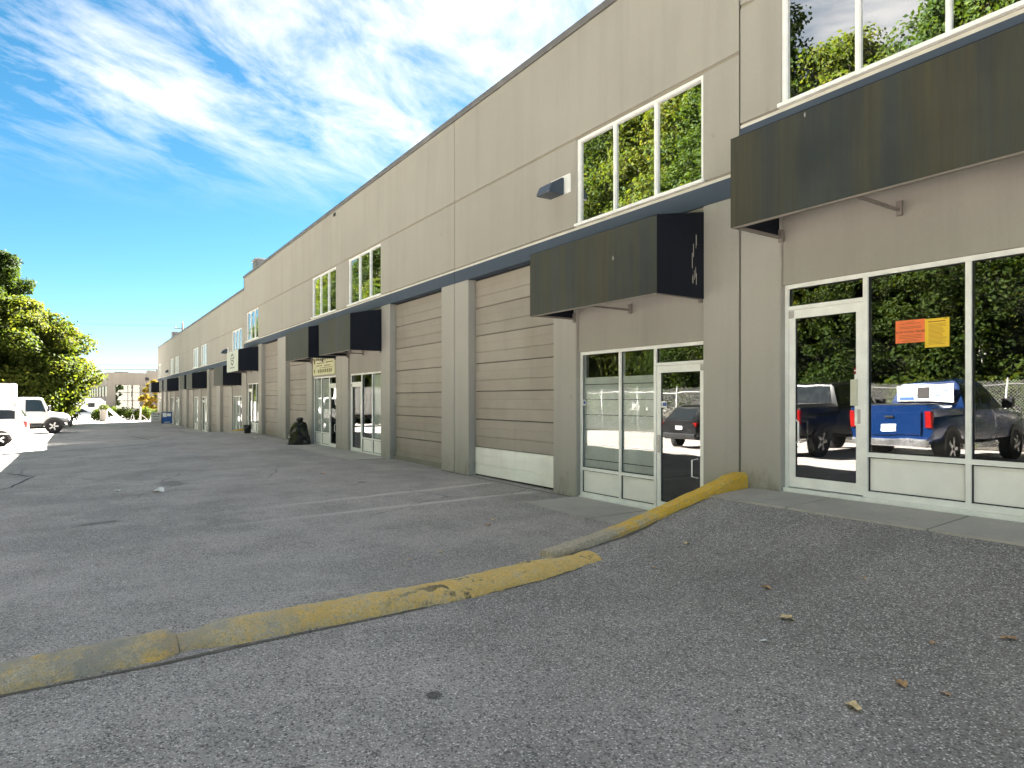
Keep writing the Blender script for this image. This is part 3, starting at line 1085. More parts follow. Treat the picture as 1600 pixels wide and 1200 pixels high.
    if name in ('B2', 'B3', 'C1', 'C2', 'C3', 'C4', 'C5', 'C6'):
        rg = [(.0, 1.0), (0.45, 1.0)][0 if name != 'B2' else 1]
        a0 = 1.59 + (3.225 - 1.59) * rg[0]
        bp('blind', M_BLIND, [F(a0, 3.225, .15, .155, .50, 2.38)], sf)
    return


M_CREAMW = simple('cream_metal', (0.56, 0.56, 0.46), 0.5)
for un in UNITS: unit(*un)

# shell behind the facade: floors, roof, back and end walls
for sec, u0, u1 in (('A', JOINT0 - 2 * PW, JOINT0), ('B', JOINT0, JOINT0 + 4 * PW), ('C', JOINT0 + 4 * PW, JOINT0 + 10 * PW)):
    zs = SECZ[sec]
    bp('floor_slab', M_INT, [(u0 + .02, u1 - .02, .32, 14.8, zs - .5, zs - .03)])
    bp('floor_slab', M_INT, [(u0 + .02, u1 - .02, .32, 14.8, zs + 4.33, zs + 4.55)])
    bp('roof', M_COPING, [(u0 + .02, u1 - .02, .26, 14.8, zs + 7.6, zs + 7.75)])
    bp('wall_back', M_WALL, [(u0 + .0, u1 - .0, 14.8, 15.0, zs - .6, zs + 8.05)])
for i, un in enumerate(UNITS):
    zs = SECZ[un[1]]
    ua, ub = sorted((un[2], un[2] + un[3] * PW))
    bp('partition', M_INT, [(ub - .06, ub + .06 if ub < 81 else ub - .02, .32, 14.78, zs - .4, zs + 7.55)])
bp('end_wall', M_WALL, [(JOINT0 + 10 * PW, JOINT0 + 10 * PW + .18, .0, 15.0, -1.3, -.62 + 7.98)])
bp('end_wall', M_WALL, [(JOINT0 - .1, JOINT0 - .01, .25, 15.0, 7.6, .58 + 8.0)])
bp('end_wall', M_WALL, [(JOINT0 + 4 * PW - .1, JOINT0 + 4 * PW - .01, .0, 15.0, 7.40, 8.0)])
bp('coping', M_COPING, [(JOINT0 + 4 * PW - .06, JOINT0 + 4 * PW + .03, -.035, 15.0, 8.0, 8.10)])
bp('end_wall', M_WALL, [(JOINT0 - 2 * PW - .18, JOINT0 - 2 * PW - .02, .0, 15.0, -.3, .58 + 8.0)])
# roof scupper stain box on the parapet
bp('scupper', M_DARK, [(21.05, 21.22, -.03, .0, 7.80, 7.90)])


# ------------------------------------------------------------------ awnings
M_BRACKET = simple('dusty_bracket', (0.22, 0.20, 0.18), 0.6, 0.2)
def awning(name, sec, uj, s, label, sign=False):
    zs = SECZ[sec]
    a0, a1, pr = .565, 3.36, .92
    zb, zf, zw = 3.02 + zs, 4.02 + zs, 4.20 + zs
    uc = uj + s * (a0 + a1) / 2
    e = empty('awning', (-uc, D, zb))
    tag(e, label, 'awning', 'box awnings over the storefronts')
    h = (a1 - a0) / 2
    H, Hw = zf - zb, zw - zb
    # local x runs with +X, y negative = out of the wall
    t = .008

    def sheetbox(nm, m, p):
        MB().hexa(p).build(nm, m, e)
    # front, slightly leaning
    sheetbox('front_panel', M_AWN_SIGN if sign else M_AWN,
             [(-h, -pr, 0), (h, -pr, 0), (h, -pr + t, 0), (-h, -pr + t, 0), (-h, -pr, H), (h, -pr, H), (h, -pr + t, H), (-h, -pr + t, H)])
    for sx in (-1, 1):
        x0, x1 = sorted((sx * h, sx * (h - t)))
        x0 += 0 if sx > 0 else .0
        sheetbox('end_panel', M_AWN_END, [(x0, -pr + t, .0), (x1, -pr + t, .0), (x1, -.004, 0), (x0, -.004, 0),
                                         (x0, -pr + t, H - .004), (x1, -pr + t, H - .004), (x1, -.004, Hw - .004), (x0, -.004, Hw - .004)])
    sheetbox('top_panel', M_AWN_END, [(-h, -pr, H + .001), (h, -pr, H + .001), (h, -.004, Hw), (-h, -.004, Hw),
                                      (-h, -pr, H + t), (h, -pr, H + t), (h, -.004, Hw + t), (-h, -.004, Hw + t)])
    fr = MB()
    r = .02
    zt = .005
    fr.box(-h + .02, h - .02, -pr + .01, -pr + .045, zt - .02, zt + .02)
    for x in (-h + .025, -.02, h - .06):
        fr.box(x, x + .03, -pr + .046, -.01, zt - .010, zt + .017)
        fr.box(x + .002, x + .033, -pr + .046, -pr + .08, zt + .018, H - .03)
        fr.box(x - .01, x + .045, -.04, -.006, -.05, .10)
    fr.build('support_frame', M_BRACKET, e)
    if sign:
        # dark emblem and strap line on the pale face
        em = MB()
        for k in range(28):
            a = 2 * PI * k / 28
            if k % 4 == 3: continue
            b = 2 * PI * (k + 1) / 28
            em.add([(.42 * math.cos(a), -pr - .002, .58 + .30 * math.sin(a)), (.42 * math.cos(b), -pr - .002, .58 + .30 * math.sin(b)),
                    (.30 * math.cos(b), -pr - .002, .58 + .20 * math.sin(b)), (.30 * math.cos(a), -pr - .002, .58 + .20 * math.sin(a))], [(0, 1, 2, 3)])
        em.box(-.2, .2, -pr - .003, -pr - .001, .50, .56); em.box(-.16, .16, -pr - .003, -pr - .001, .62, .67)
        em.box(-.55, -.05, -pr - .003, -pr - .001, .16, .20); em.box(.05, .5, -pr - .003, -pr - .001, .16, .20)
        em.build('emblem', M_INK, e)
    return e


AW = {'A1': 'weathered black awning over the door beside the orange and yellow notices',
      'B1': 'weathered black awning directly above storefront next to door with white bottom panel',
      'B2': 'dark awning over white framed glass door between taupe roll-up doors and black bag storefront',
      'B3': 'dark awning above the cream lettered sign board and black rubbish bag',
      'B4': 'dark awning with pale lettered front panel and emblem',
      'C1': 'dark awning over the storefront just past the small yellow kerb wedge',
      'C2': 'dark awning on the lower section, second past the small yellow kerb wedge',
      'C3': 'dark awning on the lower section, third past the small yellow kerb wedge',
      'C4': 'dark awning on the lower section, fourth past the small yellow kerb wedge',
      'C5': 'dark awning on the lower section, just past the blue sandwich board',
      'C6': 'dark awning at the very end of the building, beside the white sandwich board'}
for un in UNITS:
    if un[0] == 'A2': continue
    aw_ = awning(un[0], un[1], un[2], un[3], AW.get(un[0], 'dark navy awning along the far lower end of the building'), un[0] == 'B4')
    if un[0] == 'B1':
        dm = MB()
        rd = random.Random(4)
        for q in range(9):
            y_ = -.20 + rd.uniform(-.05, .05); z_ = rd.uniform(.12, .8); l_ = rd.uniform(.05, .22)
            dm.box(1.3976, 1.3990, y_, y_ + rd.uniform(.004, .010), z_, z_ + l_)
        dm.build('paint_drip', M_REVEAL, aw_)


# ------------------------------------------------------------------ wall lights
def wall_light(u, z, label):
    e = empty('wall_light', (-u, D, z))
    tag(e, label, 'light', 'wall pack lights')
    MB().box(-.20, .33, -.03, -.002, -.13, .19).build('back_plate', M_PANELW, e)
    hb = MB()
    prof = [(-.032, .13), (-.08, .125), (-.26, .02), (-.32, -.10), (-.31, -.125), (-.032, -.125)]
    hb.prism([(p[0] * 1.15, p[1] * 1.15) for p in prof], 'x', -.19, .19)
    hb.build('housing', M_LAMPH, e, bevel=.01)
    MB().box(-.15, .15, -.29, -.06, -.131, -.1255).build('lens', M_GALV, e)


M_LAMPH = simple('lamp_housing', (0.05, 0.07, 0.10), 0.35, 0.2)
wall_light(8.98, 5.38, 'dark blue wall light beside the upper window over black awning')
wall_light(40.2, 4.45, 'dark wall light on the lower section near the pale sign awning')
wall_light(68.2 + 2.3, 4.40, 'dark wall light near the far end of the building')

# ------------------------------------------------------------------ notices, stickers and sign board
def paper(name, u0, u1, z0, z1, m, label, cat, d=.118, tilt=0.0):
    o = MB().box(-(u1 - u0) / 2, (u1 - u0) / 2, -.001, .001, 0, z1 - z0).build(name, m)
    o.location = (-(u0 + u1) / 2, D + d, z0)
    o.rotation_euler = (0, tilt, 0)
    tag(o, label, cat)
    return o


def zpx(x, y, d=0.12):
    L = (x - 800) / 1000.0
    dd = (D + d) / (.5577 + .83 * L)
    return (dd * (.83 - .5577 * L), CAMZ - (y - 624) / 1000.0 * dd)


def rule_lines(parent, rows, m, y=-.0016):
    mb = MB()
    for (x0, x1, z, h) in rows: mb.box(x0, x1, y - .0006, y, z - h / 2, z + h / 2)
    return mb.build('print', m, parent)


ua, za = zpx(1399, 502); ub, zb_ = zpx(1446, 536)
on = paper('notice', ub, ua, zpx(1399, 537)[1], za, M_ORANGE, 'orange paper notice taped to storefront glass', 'notice', .126)
wd = ua - ub; hh = za - zpx(1399, 537)[1]
text_mesh('STOP WORK ORDER', wd * .105, M_INK, 'lettering', on, (0, -.0016, hh * .47), (PI / 2, 0, 0))
rnd = random.Random(5)
rows = []
for k, z in enumerate((.91, .84, .70, .64, .33, .27, .20, .13, .07)):
    w_ = wd * (.12 if k == 0 else rnd.uniform(.22, .40)); c_ = 0
    rows.append((-w_, w_, hh * z, hh * .018))
rule_lines(on, rows, M_INKO)
ua2, za2 = zpx(1447, 497); ub2, zb2 = zpx(1484, 541)
yn = paper('notice', ub2 + .004, ua2 + .012, zb2, za2 - .01, M_PAPYEL, 'yellow paper notice on glass overlapping the orange one', 'notice', .1225)
wd2 = ua2 - ub2; hh2 = za2 - zb2
rows = [(-wd2 * .38, wd2 * .36, hh2 * .86, hh2 * .028), (wd2 * .3, wd2 * .44, hh2 * .94, hh2 * .02)]
for k in range(17):
    w_ = rnd.uniform(.55, .8)
    rows.append((-wd2 * .36, wd2 * (-.36 + w_), hh2 * (.78 - k * .042), hh2 * .011))
rule_lines(yn, rows, M_INKO)
u_, z_ = zpx(1341, 579)
s1 = paper('sticker', u_ - .055, u_ + .045, z_ - .03, z_ + .03, M_RED, 'small red sticker with white stripe on glass door', 'sticker', .112)
MB().box(-.045, .045, -.0016, -.001, .024, .036).build('stripe', M_PANELW, s1)
u_, z_ = zpx(1034, 632)
s2 = paper('sticker', u_ - .11, u_ + .06, z_ - .045, z_ + .045, M_PANELW, 'white and blue alarm sticker on glass door beside yellow kerb', 'sticker', .112)
MB().box(0.0, .08, -.0016, -.001, .02, .075).build('blue_print', M_STBLUE, s2)
MB().box(-.07, -.02, -.0016, -.001, .02, .07).build('dark_print', M_INK, s2)
u_, z_ = zpx(912, 629)
s3 = paper('sticker', u_ - .05, u_ + .05, z_ - .05, z_ + .05, M_PANELW, 'small white and blue sticker on window pane with pale blind', 'sticker', .118)
MB().box(0.0, .045, -.0016, -.001, .02, .08).build('blue_print', M_STBLUE, s3)
MB().box(-.045, -.015, -.0016, -.001, .02, .08).build('dark_print', M_INK, s3)

# cream board above the storefront with the rubbish bag
sb = MB().box(-1.22, 1.22, -.03, .0, 0, .72).build('sign_board', M_CREAM)
sb.location = (-(JOINT0 + 2 * PW + 1.98), D + .048, 2.52)
tag(sb, 'cream sign board with olive lettering above storefront, under dark awning', 'sign')
rows = [(-.72, 1.10, .60, .02), (-.72, .1, .42, .03), (.3, 1.0, .43, .035), (-.75, -.1, .33, .03), (.1, .8, .32, .03), (-.4, 1.0, .25, .018)]
bl = MB()
for i in range(9): bl.box(-.78 + i * .2, -.66 + i * .2, -.0326, -.0306, .52, .64)
for i in range(8): bl.box(-.6 + i * .2, -.47 + i * .2, -.0326, -.0306, .08, .2)
for (x0, x1, z, h_) in rows[1:]: bl.box(x0, x1, -.0326, -.0306, z - h_ / 2, z + h_ / 2)
bl.lathe([(.10, -.0326), (.10, -.0306)], 10, (-1.02, 0, .5), 'y'); bl.box(-1.08, -.96, -.0326, -.0306, .08, .2)
bl.build('lettering', M_OLIVE, sb)

# ------------------------------------------------------------------ roof things
def roof_box(u, v, z, sx, sy, sz, label):
    e = empty('rooftop_unit', (-u, v, z))
    tag(e, label, 'rooftop unit')
    MB().box(-sx / 2, sx / 2, -sy / 2, sy / 2, 0, sz).build('casing', M_COPING, e, bevel=.02)
    MB().box(-sx / 2 - .05, sx / 2 + .05, -sy / 2 - .05, sy / 2 + .05, sz, sz + .07).build('lid', M_GALV, e)
    g_ = MB()
    for k in range(5): g_.box(-sx / 2 + .1, sx / 2 - .1, -sy / 2 - .02, -sy / 2 - .003, sz * (.15 + k * .16), sz * (.15 + k * .16) + .05)
    g_.build('louvre', M_GALV, e)


roof_box(34.95, D + .85, 7.75, .95, .95, 1.08, 'grey box on roof beside the step in the parapet')
roof_box(72.2, D + 1.1, -.62 + 7.75, 1.3, 1.3, 1.2, 'dark box on roof near the far end of the building')

# ------------------------------------------------------------------ vegetation
def leaf_mesh(name, centers, radii, n, size, seed, m, up=0.5, shell=0.55):
    rng = np.random.default_rng(seed)
    centers = np.asarray(centers, float); radii = np.asarray(radii, float)
    if radii.ndim == 1: radii = np.stack([radii, radii, radii * .75], 1)
    w = radii[:, 0] ** 2; w = w / w.sum()
    idx = rng.choice(len(centers), n, p=w)
    d = rng.normal(size=(n, 3)); d /= np.linalg.norm(d, axis=1)[:, None]
    r = (shell + (1 - shell) * rng.random(n) ** .6) * (1 + .22 * np.abs(rng.normal(size=n)))
    p = centers[idx] + d * radii[idx] * r[:, None]
    nrm = d * .7 + rng.normal(size=(n, 3)) * .6
    nrm[:, 2] += up
    nrm /= np.linalg.norm(nrm, axis=1)[:, None]
    a = rng.normal(size=(n, 3))
    t = np.cross(nrm, a); t /= np.linalg.norm(t, axis=1)[:, None]
    b = np.cross(nrm, t)
    sz = size * (.6 + .8 * rng.random(n))[:, None]
    v = np.empty((n, 4, 3))
    v[:, 0] = p - t * sz * .55
    v[:, 1] = p + b * sz * .36 + nrm * sz * .08
    v[:, 2] = p + t * sz * .55
    v[:, 3] = p - b * sz * .36 + nrm * sz * .08
    me = bpy.data.meshes.new(name)
    me.vertices.add(n * 4); me.loops.add(n * 4); me.polygons.add(n)
    me.vertices.foreach_set('co', v.reshape(-1))
    me.loops.foreach_set('vertex_index', np.arange(n * 4, dtype=np.int32))
    me.polygons.foreach_set('loop_start', np.arange(0, n * 4, 4, dtype=np.int32))
    me.update(calc_edges=True)
    me.materials.append(m)
    return me


def tree_proto(name, h, rad, base, nclump, nleaf, lsize, seed, leafm, barkm, trunk_r, conic=0.0):
    rnd = random.Random(seed)
    e = empty(name)
    cs = []; rs = []
    for i in range(nclump):
        f = (i + .5) / nclump
        z = base + (h - base) * f
        # crown profile: full low down, rounding off to the top
        t = f
        prof = (math.sin(min(1, (t + .18) / 1.18) * PI) ** .6) * (1 - conic * t)
        ang = i * 2.39996 + rnd.uniform(-.5, .5)
        rr = rad * prof * math.sqrt(rnd.uniform(.12, 1.0))
        cr = rad * rnd.uniform(.12, .27) * (1 - .3 * t)
        cs.append((rr * math.cos(ang), rr * math.sin(ang), min(z + rnd.uniform(-.5, .5), h - cr * .5))); rs.append(cr)
    me = leaf_mesh('crown', cs, rs, nleaf, lsize, seed, leafm)
    link('crown', me, None, e)
    mb = MB()
    bend = [(rnd.uniform(-.25, .25), rnd.uniform(-.25, .25)) for _ in range(7)]
    pts = []; rad_ = []
    for k in range(7):
        t = k / 6
        pts.append((bend[k][0] * t * 2, bend[k][1] * t * 2, h * .86 * t - (.15 if k == 0 else 0))); rad_.append(trunk_r * (1 - .86 * t) * (1.25 if k == 0 else 1))
    mb.tube(pts, rad_, 9)
    for i in range(0, nclump, max(1, nclump // 22)):
        c = Vector(cs[i])
        t = max(.12, min(.85, (c.z - .18 * h) / (h * .9)))
        k = t * 6; a = int(k); f = k - a
        p0 = Vector(pts[a]).lerp(Vector(pts[min(6, a + 1)]), f)
        r0 = trunk_r * (1 - .86 * t) * .5
        mid = p0.lerp(c, .55) + Vector((0, 0, -.05 * (c - p0).length))
        mb.tube([p0, mid, c], [r0, r0 * .6, r0 * .2], 6)
    mb.build('trunk', barkm, e, smooth=True)
    return e


def px_ground(x, y):
    L = (x - 800) / 1000.0; dn = (y - 624) / 1000.0
    d = 1.6 / dn
    for _ in range(40):
        u = d * (.83 - .5577 * L); v = d * (.5577 + .83 * L)
        d += .6 * ((CAMZ - ground_z(u, v)) / dn - d)
    return d * (.83 - .5577 * L), d * (.5577 + .83 * L)


def on_ground(u, v, dz=0.0):
    return (-u, v, ground_z(u, v) + dz)


# the maple behind the box truck and its taller neighbours
t = tree_proto('maple_tree', 10.4, 5.2, .9, 260, 95000, .24, 11, M_LEAF1, M_BARK, .28)
t.location = on_ground(66, -4.6); tag(t, 'broad sunlit yellow-green maple right behind the white box truck', 'tree', 'trees along the lot')
t2 = tree_proto('leafy_tree', 17.5, 4.2, 2.5, 220, 60000, .25, 12, M_LEAF2, M_BARK, .3, .35)
t2.location = on_ground(84, -6.9); tag(t2, 'tall darker tree rising above the maple', 'tree', 'trees along the lot')
t3 = copy_tree(t); t3.location = on_ground(60.5, -9.5); t3.rotation_euler = (0, 0, 2.1); t3.scale = (.8, .8, .72)
tag(t3, 'low leafy tree over the roof of the box truck body', 'tree', 'trees along the lot')

# wood across the lot, seen in the panes
f1 = tree_proto('forest_tree', 22, 4.8, 3.0, 320, 80000, .18, 21, M_LEAF2, M_BARK, .26, .3)
f2 = tree_proto('forest_tree', 18, 4.8, 2.6, 320, 80000, .18, 22, M_LEAF1, M_BARKP, .2, .2)
f3 = tree_proto('forest_tree', 13, 3.8, 2.0, 260, 56000, .17, 23, M_LEAF2, M_BARKP, .16, .1)
rnd = random.Random(77)
protos = [f1, f2, f3]
FL = {0: 'tall dark-leaved tree in the wood behind the chain-link fence', 1: 'yellow-green tree with pale trunk in the wood behind the fence',
      2: 'shorter dark tree with pale trunk in the wood behind the fence'}
cnt = 0
for row, (vv_, step) in enumerate(((-18.2, 4.4), (-21.5, 3.9), (-26.5, 4.2))):
    uu_ = -16.0 + row * 1.7
    while uu_ < 112:
        k = (cnt * 5 + row) % 3 if row < 1 else (0 if rnd.random() < .35 else 1)
        if row == 0 and rnd.random() < .45: k = 2
        src = protos[k]
        o = copy_tree(src)
        u_ = uu_ + rnd.uniform(-1.2, 1.2)
        o.location = on_ground(u_, vv_ + rnd.uniform(-1.2, 1.2), .0)
        o.rotation_euler = (0, 0, rnd.uniform(0, 6.28))
        sc = rnd.uniform(.78, 1.05) if row == 0 else rnd.uniform(1.05, 1.32)
        o.scale = (sc, sc, sc * rnd.uniform(.9, 1.1))
        tag(o, FL[k], 'tree', 'trees of the wood across the lot')
        cnt += 1
        uu_ += step * rnd.uniform(.75, 1.3)
for i, (u_, v_, sc) in enumerate(((24.5, -19.6, 1.25), (28.5, -20.4, 1.36), (32.5, -19.8, 1.3), (36.5, -20.6, 1.4), (41, -20, 1.34), (46, -20.5, 1.38), (52, -20, 1.35), (58, -20.6, 1.4))):
    o = copy_tree(f2 if i % 3 else f1); o.location = on_ground(u_, v_); o.rotation_euler = (0, 0, i * 2.1); o.scale = (sc, sc, sc)
    tag(o, FL[1 if i % 3 else 0], 'tree', 'trees of the wood across the lot')
for k, p in enumerate(protos):
    p.location = on_ground(-22 + k * 6, -20 - k * 2); tag(p, FL[k], 'tree', 'trees of the wood across the lot')
# far trees closing the view past the end of the lot
for i, (u_, v_, s_) in enumerate(((150, -22, .75), (165, -14, .7), (190, -8, .62), (140, -34, .85), (178, -28, .8), (160, 34, .55), (142, 30, .5))):
    o = copy_tree(protos[(i + 1) % 3]); o.location = on_ground(u_, v_); o.rotation_euler = (0, 0, i * 1.3); o.scale = (s_ * 1.2, s_ * 1.2, s_)
    tag(o, 'distant leafy tree beyond the beige building and parked cars', 'tree', 'distant trees')
# undergrowth along the fence
rng = np.random.default_rng(5)
n_ = 150
cc = np.stack([-(rng.uniform(-18, 60, n_)), rng.uniform(-16.2, -14.3, n_), rng.uniform(.2, 2.2, n_)], 1)
link('undergrowth', leaf_mesh('undergrowth', cc, rng.uniform(.6, 1.3, n_), 30000, .22, 6, M_LEAF4)).__setitem__('kind', 'stuff')
bpy.data.objects['undergrowth']['label'] = 'green undergrowth and ivy along the chain-link fence'

# hedge at the end of the lot and yellowing trees by the building's end
def hedge(u0, v0, u1, v1, h, label, m, seed, n=9000):
    e = empty('hedge', on_ground((u0 + u1) / 2, (v0 + v1) / 2))
    tag(e, label, 'hedge')
    rg = np.random.default_rng(seed)
    k = 46
    t_ = rg.random(k)
    cc_ = np.stack([-(u0 + (u1 - u0) * t_) - e.location.x, v0 + (v1 - v0) * t_ - e.location.y, rg.uniform(.25, h - .35, k)], 1)
    cc_[:, 0] += rg.uniform(-.4, .4, k)
    link('foliage', leaf_mesh('foliage', cc_, rg.uniform(.4, .62, k), n, .16, seed, m), None, e)
    mb = MB()
    for i in range(9):
        f = (i + .5) / 9
        x = -(u0 + (u1 - u0) * f) - e.location.x; y = v0 + (v1 - v0) * f - e.location.y
        mb.tube([(x, y, -.1), (x + .1, y, h * .6)], [.03, .015], 5)
    mb.build('stem', M_BARK, e)


hedge(88.5, 1.2, 86.5, 8.6, 1.55, 'clipped green hedge at the end of the lot before the beige building', M_LEAF4, 31)
yt = tree_proto('small_tree', 4.9, 1.75, 1.0, 44, 7000, .2, 41, M_LEAF3, M_BARK, .08)
yt.location = on_ground(90.5, 7.6); tag(yt, 'small yellow and orange autumn tree by the end of the building', 'tree')
gt = tree_proto('small_tree', 8.2, 1.9, 1.8, 50, 8000, .24, 42, M_LEAF2, M_BARK, .1, .5)
gt.location = on_ground(96, 9.6); tag(gt, 'dark green tree behind the yellow one at the building end', 'tree')

# ------------------------------------------------------------------ chain-link fence
fe = empty('chain_link_fence', on_ground(20, -12.6))
tag(fe, 'galvanised chain-link fence between the lot and the wood', 'fence')
FX, FY, FZ = fe.location
FU0, FU1, FH = -18.0, 72.0, 2.55


def gz_f(u): return ground_z(u, -12.6) - FZ


uu_ = FU0
pm = None
while uu_ <= FU1 + .01:
    if pm is None:
        pm = MB().tube([(0, 0, -.2), (0, 0, FH)], .03, 8).lathe([(.036, FH), (.03, FH + .03), (.005, FH + .045)], 8).mesh('post', [M_GALV], True)
    o = link('post', pm, None, fe); o.location = (-uu_ - FX, 0, gz_f(uu_))
    uu_ += 3.0
mb = MB()
mb.tube([(-FU0 - FX, 0, FH - .03 + gz_f(FU0)), (-FU1 - FX, 0, FH - .03 + gz_f(FU1))], .022, 6)
mb.build('top_rail', M_GALV, fe, smooth=True)
mb = MB()
z0_, z1_ = .05, FH - .04
H_ = z1_ - z0_
xs_ = np.arange(FU0 - H_, FU1, .11)
for q in xs_:
    for sg in (1, -1):
        a = q if sg > 0 else q + H_
        b = q + H_ if sg > 0 else q
        wv = .0035
        mb.add([(-(a) - FX - wv, .035 + .001 * sg, z0_), (-(a) - FX + wv, .035 + .001 * sg, z0_), (-(b) - FX + wv, .035 + .001 * sg, z1_), (-(b) - FX - wv, .035 + .001 * sg, z1_)], [(0, 1, 2, 3)])
mb.build('wire_mesh', M_GALV, fe, fix=False)['kind'] = 'stuff'
wsn = MB().box(-.17, .17, -.006, 0, -.2, .2).build('warning_sign', M_PAPYEL)
wsn.location = (-14.6, -12.53, 1.62); wsn.rotation_euler = (0, PI / 4, 0)
tag(wsn, 'yellow diamond warning sign hung on the chain-link fence', 'sign')
MB().box(-.03, .03, .001, .003, -.1, .1).build('symbol', M_INK, wsn)

# ------------------------------------------------------------------ vehicles
def ring(st):
    x, zb, zm, zt, w, wt = st
    side = [(w * .80, zb), (w * .97, zb + .10), (w, zb + (zm - zb) * .45), (w * .985, zm - .04), (w * .955, zm), (wt, zt - .07), (wt * .86, zt)]
    return [(x, y, z) for y, z in side] + [(x, -y, z) for y, z in reversed(side)]


def loft_mesh(name, sts, m, smooth=.55):
    rs = [ring(s) for s in sts]
    n = len(rs[0])
    vs = [p for r in rs for p in r]
    fs = []
    for i in range(len(rs) - 1):
        for k in range(n):
            k2 = (k + 1) % n
            fs.append((i * n + k, i * n + k2, (i + 1) * n + k2, (i + 1) * n + k))
    fs.append(tuple(range(n))); fs.append(tuple(range((len(rs) - 1) * n, len(rs) * n))[::-1])
    return MB().add(vs, fs).mesh(name, [m], smooth)


def st_at(sts, x):
    for a, b in zip(sts, sts[1:]):
        if a[0] <= x <= b[0]:
            t = (x - a[0]) / (b[0] - a[0]) if b[0] > a[0] else 0
            return tuple(a[i] + (b[i] - a[i]) * t for i in range(6))
    return sts[0] if x < sts[0][0] else sts[-1]


def side_window(parent, sts, x0, x1, f0, f1, x0t=None, x1t=None, m=None, name='window', off=.008):
    x0t = x0 if x0t is None else x0t; x1t = x1 if x1t is None else x1t
    for sgn in (1, -1):
        mb = MB()
        n = 6
        vs = []
        for i in range(n + 1):
            t = i / n
            for f, xa, xb in ((f0, x0, x1), (f1, x0t, x1t)):
                x = xa + (xb - xa) * t
                s = st_at(sts, x)
                y0, z0, y1, z1 = s[4] * .955, s[2], s[5], s[3] - .07
                y = y0 + (y1 - y0) * f; z = z0 + (z1 - z0) * f
                vs.append((x, sgn * (y + off), z))
        fs = [(2 * i, 2 * i + 2, 2 * i + 3, 2 * i + 1) for i in range(n)]
        mb.add(vs, fs).build(name, m or M_CARGL, parent)


def cross_window(parent, sts, xa, xb, inset=.07, m=None, name='windscreen', off=.012):
    a, b = st_at(sts, xa), st_at(sts, xb)
    sgn = 1 if xb < xa else -1           # windscreen slopes back from xa (low) to xb (high)
    ya, yb = a[5] * .86 - inset, b[5] * .86 - inset * .6
    mb = MB()
    mb.add([(xa + sgn * off, -ya, a[3] + off), (xa + sgn * off, ya, a[3] + off), (xb + sgn * off, yb, b[3] + off - .02), (xb + sgn * off, -yb, b[3] + off - .02)], [(0, 1, 2, 3)])
    return mb.build(name, m or M_CARGL, parent)


def wheels(parent, xs, half, r, w=.24, rim=None):
    for x in xs:
        for sgn in (1, -1):
            mb = MB().lathe([(r * .62, -w / 2), (r * .93, -w / 2), (r, -w / 2 + .03), (r, w / 2 - .03), (r * .93, w / 2), (r * .62, w / 2)], 24, (0, 0, 0), 'y')
            o = mb.build('wheel', M_RUBBER, parent, smooth=.7)
            o.location = (x, sgn * (half - w / 2), r)
            rb = MB()
            yo = sgn * (w / 2 - .03)
            rb.lathe([(r * .60, yo - .02), (r * .60, yo + .012), (r * .52, yo + .02)], 20, (0, 0, 0), 'y')
            for k in range(5):
                a = 2 * PI * k / 5
                ca, sa = math.cos(a), math.sin(a)
                px_, pz_ = -sa * r * .09, ca * r * .09
                rb.hexa([(ca * .04 - px_, yo, sa * .04 - pz_), (ca * r * .55 - px_, yo, sa * r * .55 - pz_), (ca * r * .55 + px_, yo, sa * r * .55 + pz_), (ca * .04 + px_, yo, sa * .04 + pz_),
                         (ca * .04 - px_, yo + sgn * .035, sa * .04 - pz_), (ca * r * .55 - px_, yo + sgn * .035, sa * r * .55 - pz_), (ca * r * .55 + px_, yo + sgn * .035, sa * r * .55 + pz_), (ca * .04 + px_, yo + sgn * .035, sa * .04 + pz_)])
            rb.build('rim', rim or M_CHROME, o)
            ar = MB()
            n = 16
            vs = []; fs = []
            for k in range(n + 1):
                a = PI * k / n
                for rr in (r * .9, r * 1.2):
                    vs.append((rr * math.cos(a), 0, max(-.05, rr * math.sin(a))))
            fs = [(2 * k, 2 * k + 1, 2 * k + 3, 2 * k + 2) for k in range(n)]
            oa = ar.add(vs, fs).build('wheel_arch', M_BLACK, parent)
            oa.location = (x, sgn * (half + .012), r)


def lamp_pair(parent, name, x, y, z, sx, sy, sz, m):
    for s in (1, -1):
        o = MB().box(-sx / 2, sx / 2, -sy / 2, sy / 2, -sz / 2, sz / 2).build(name, m, parent, bevel=.015)
        o.location = (x, s * y, z)


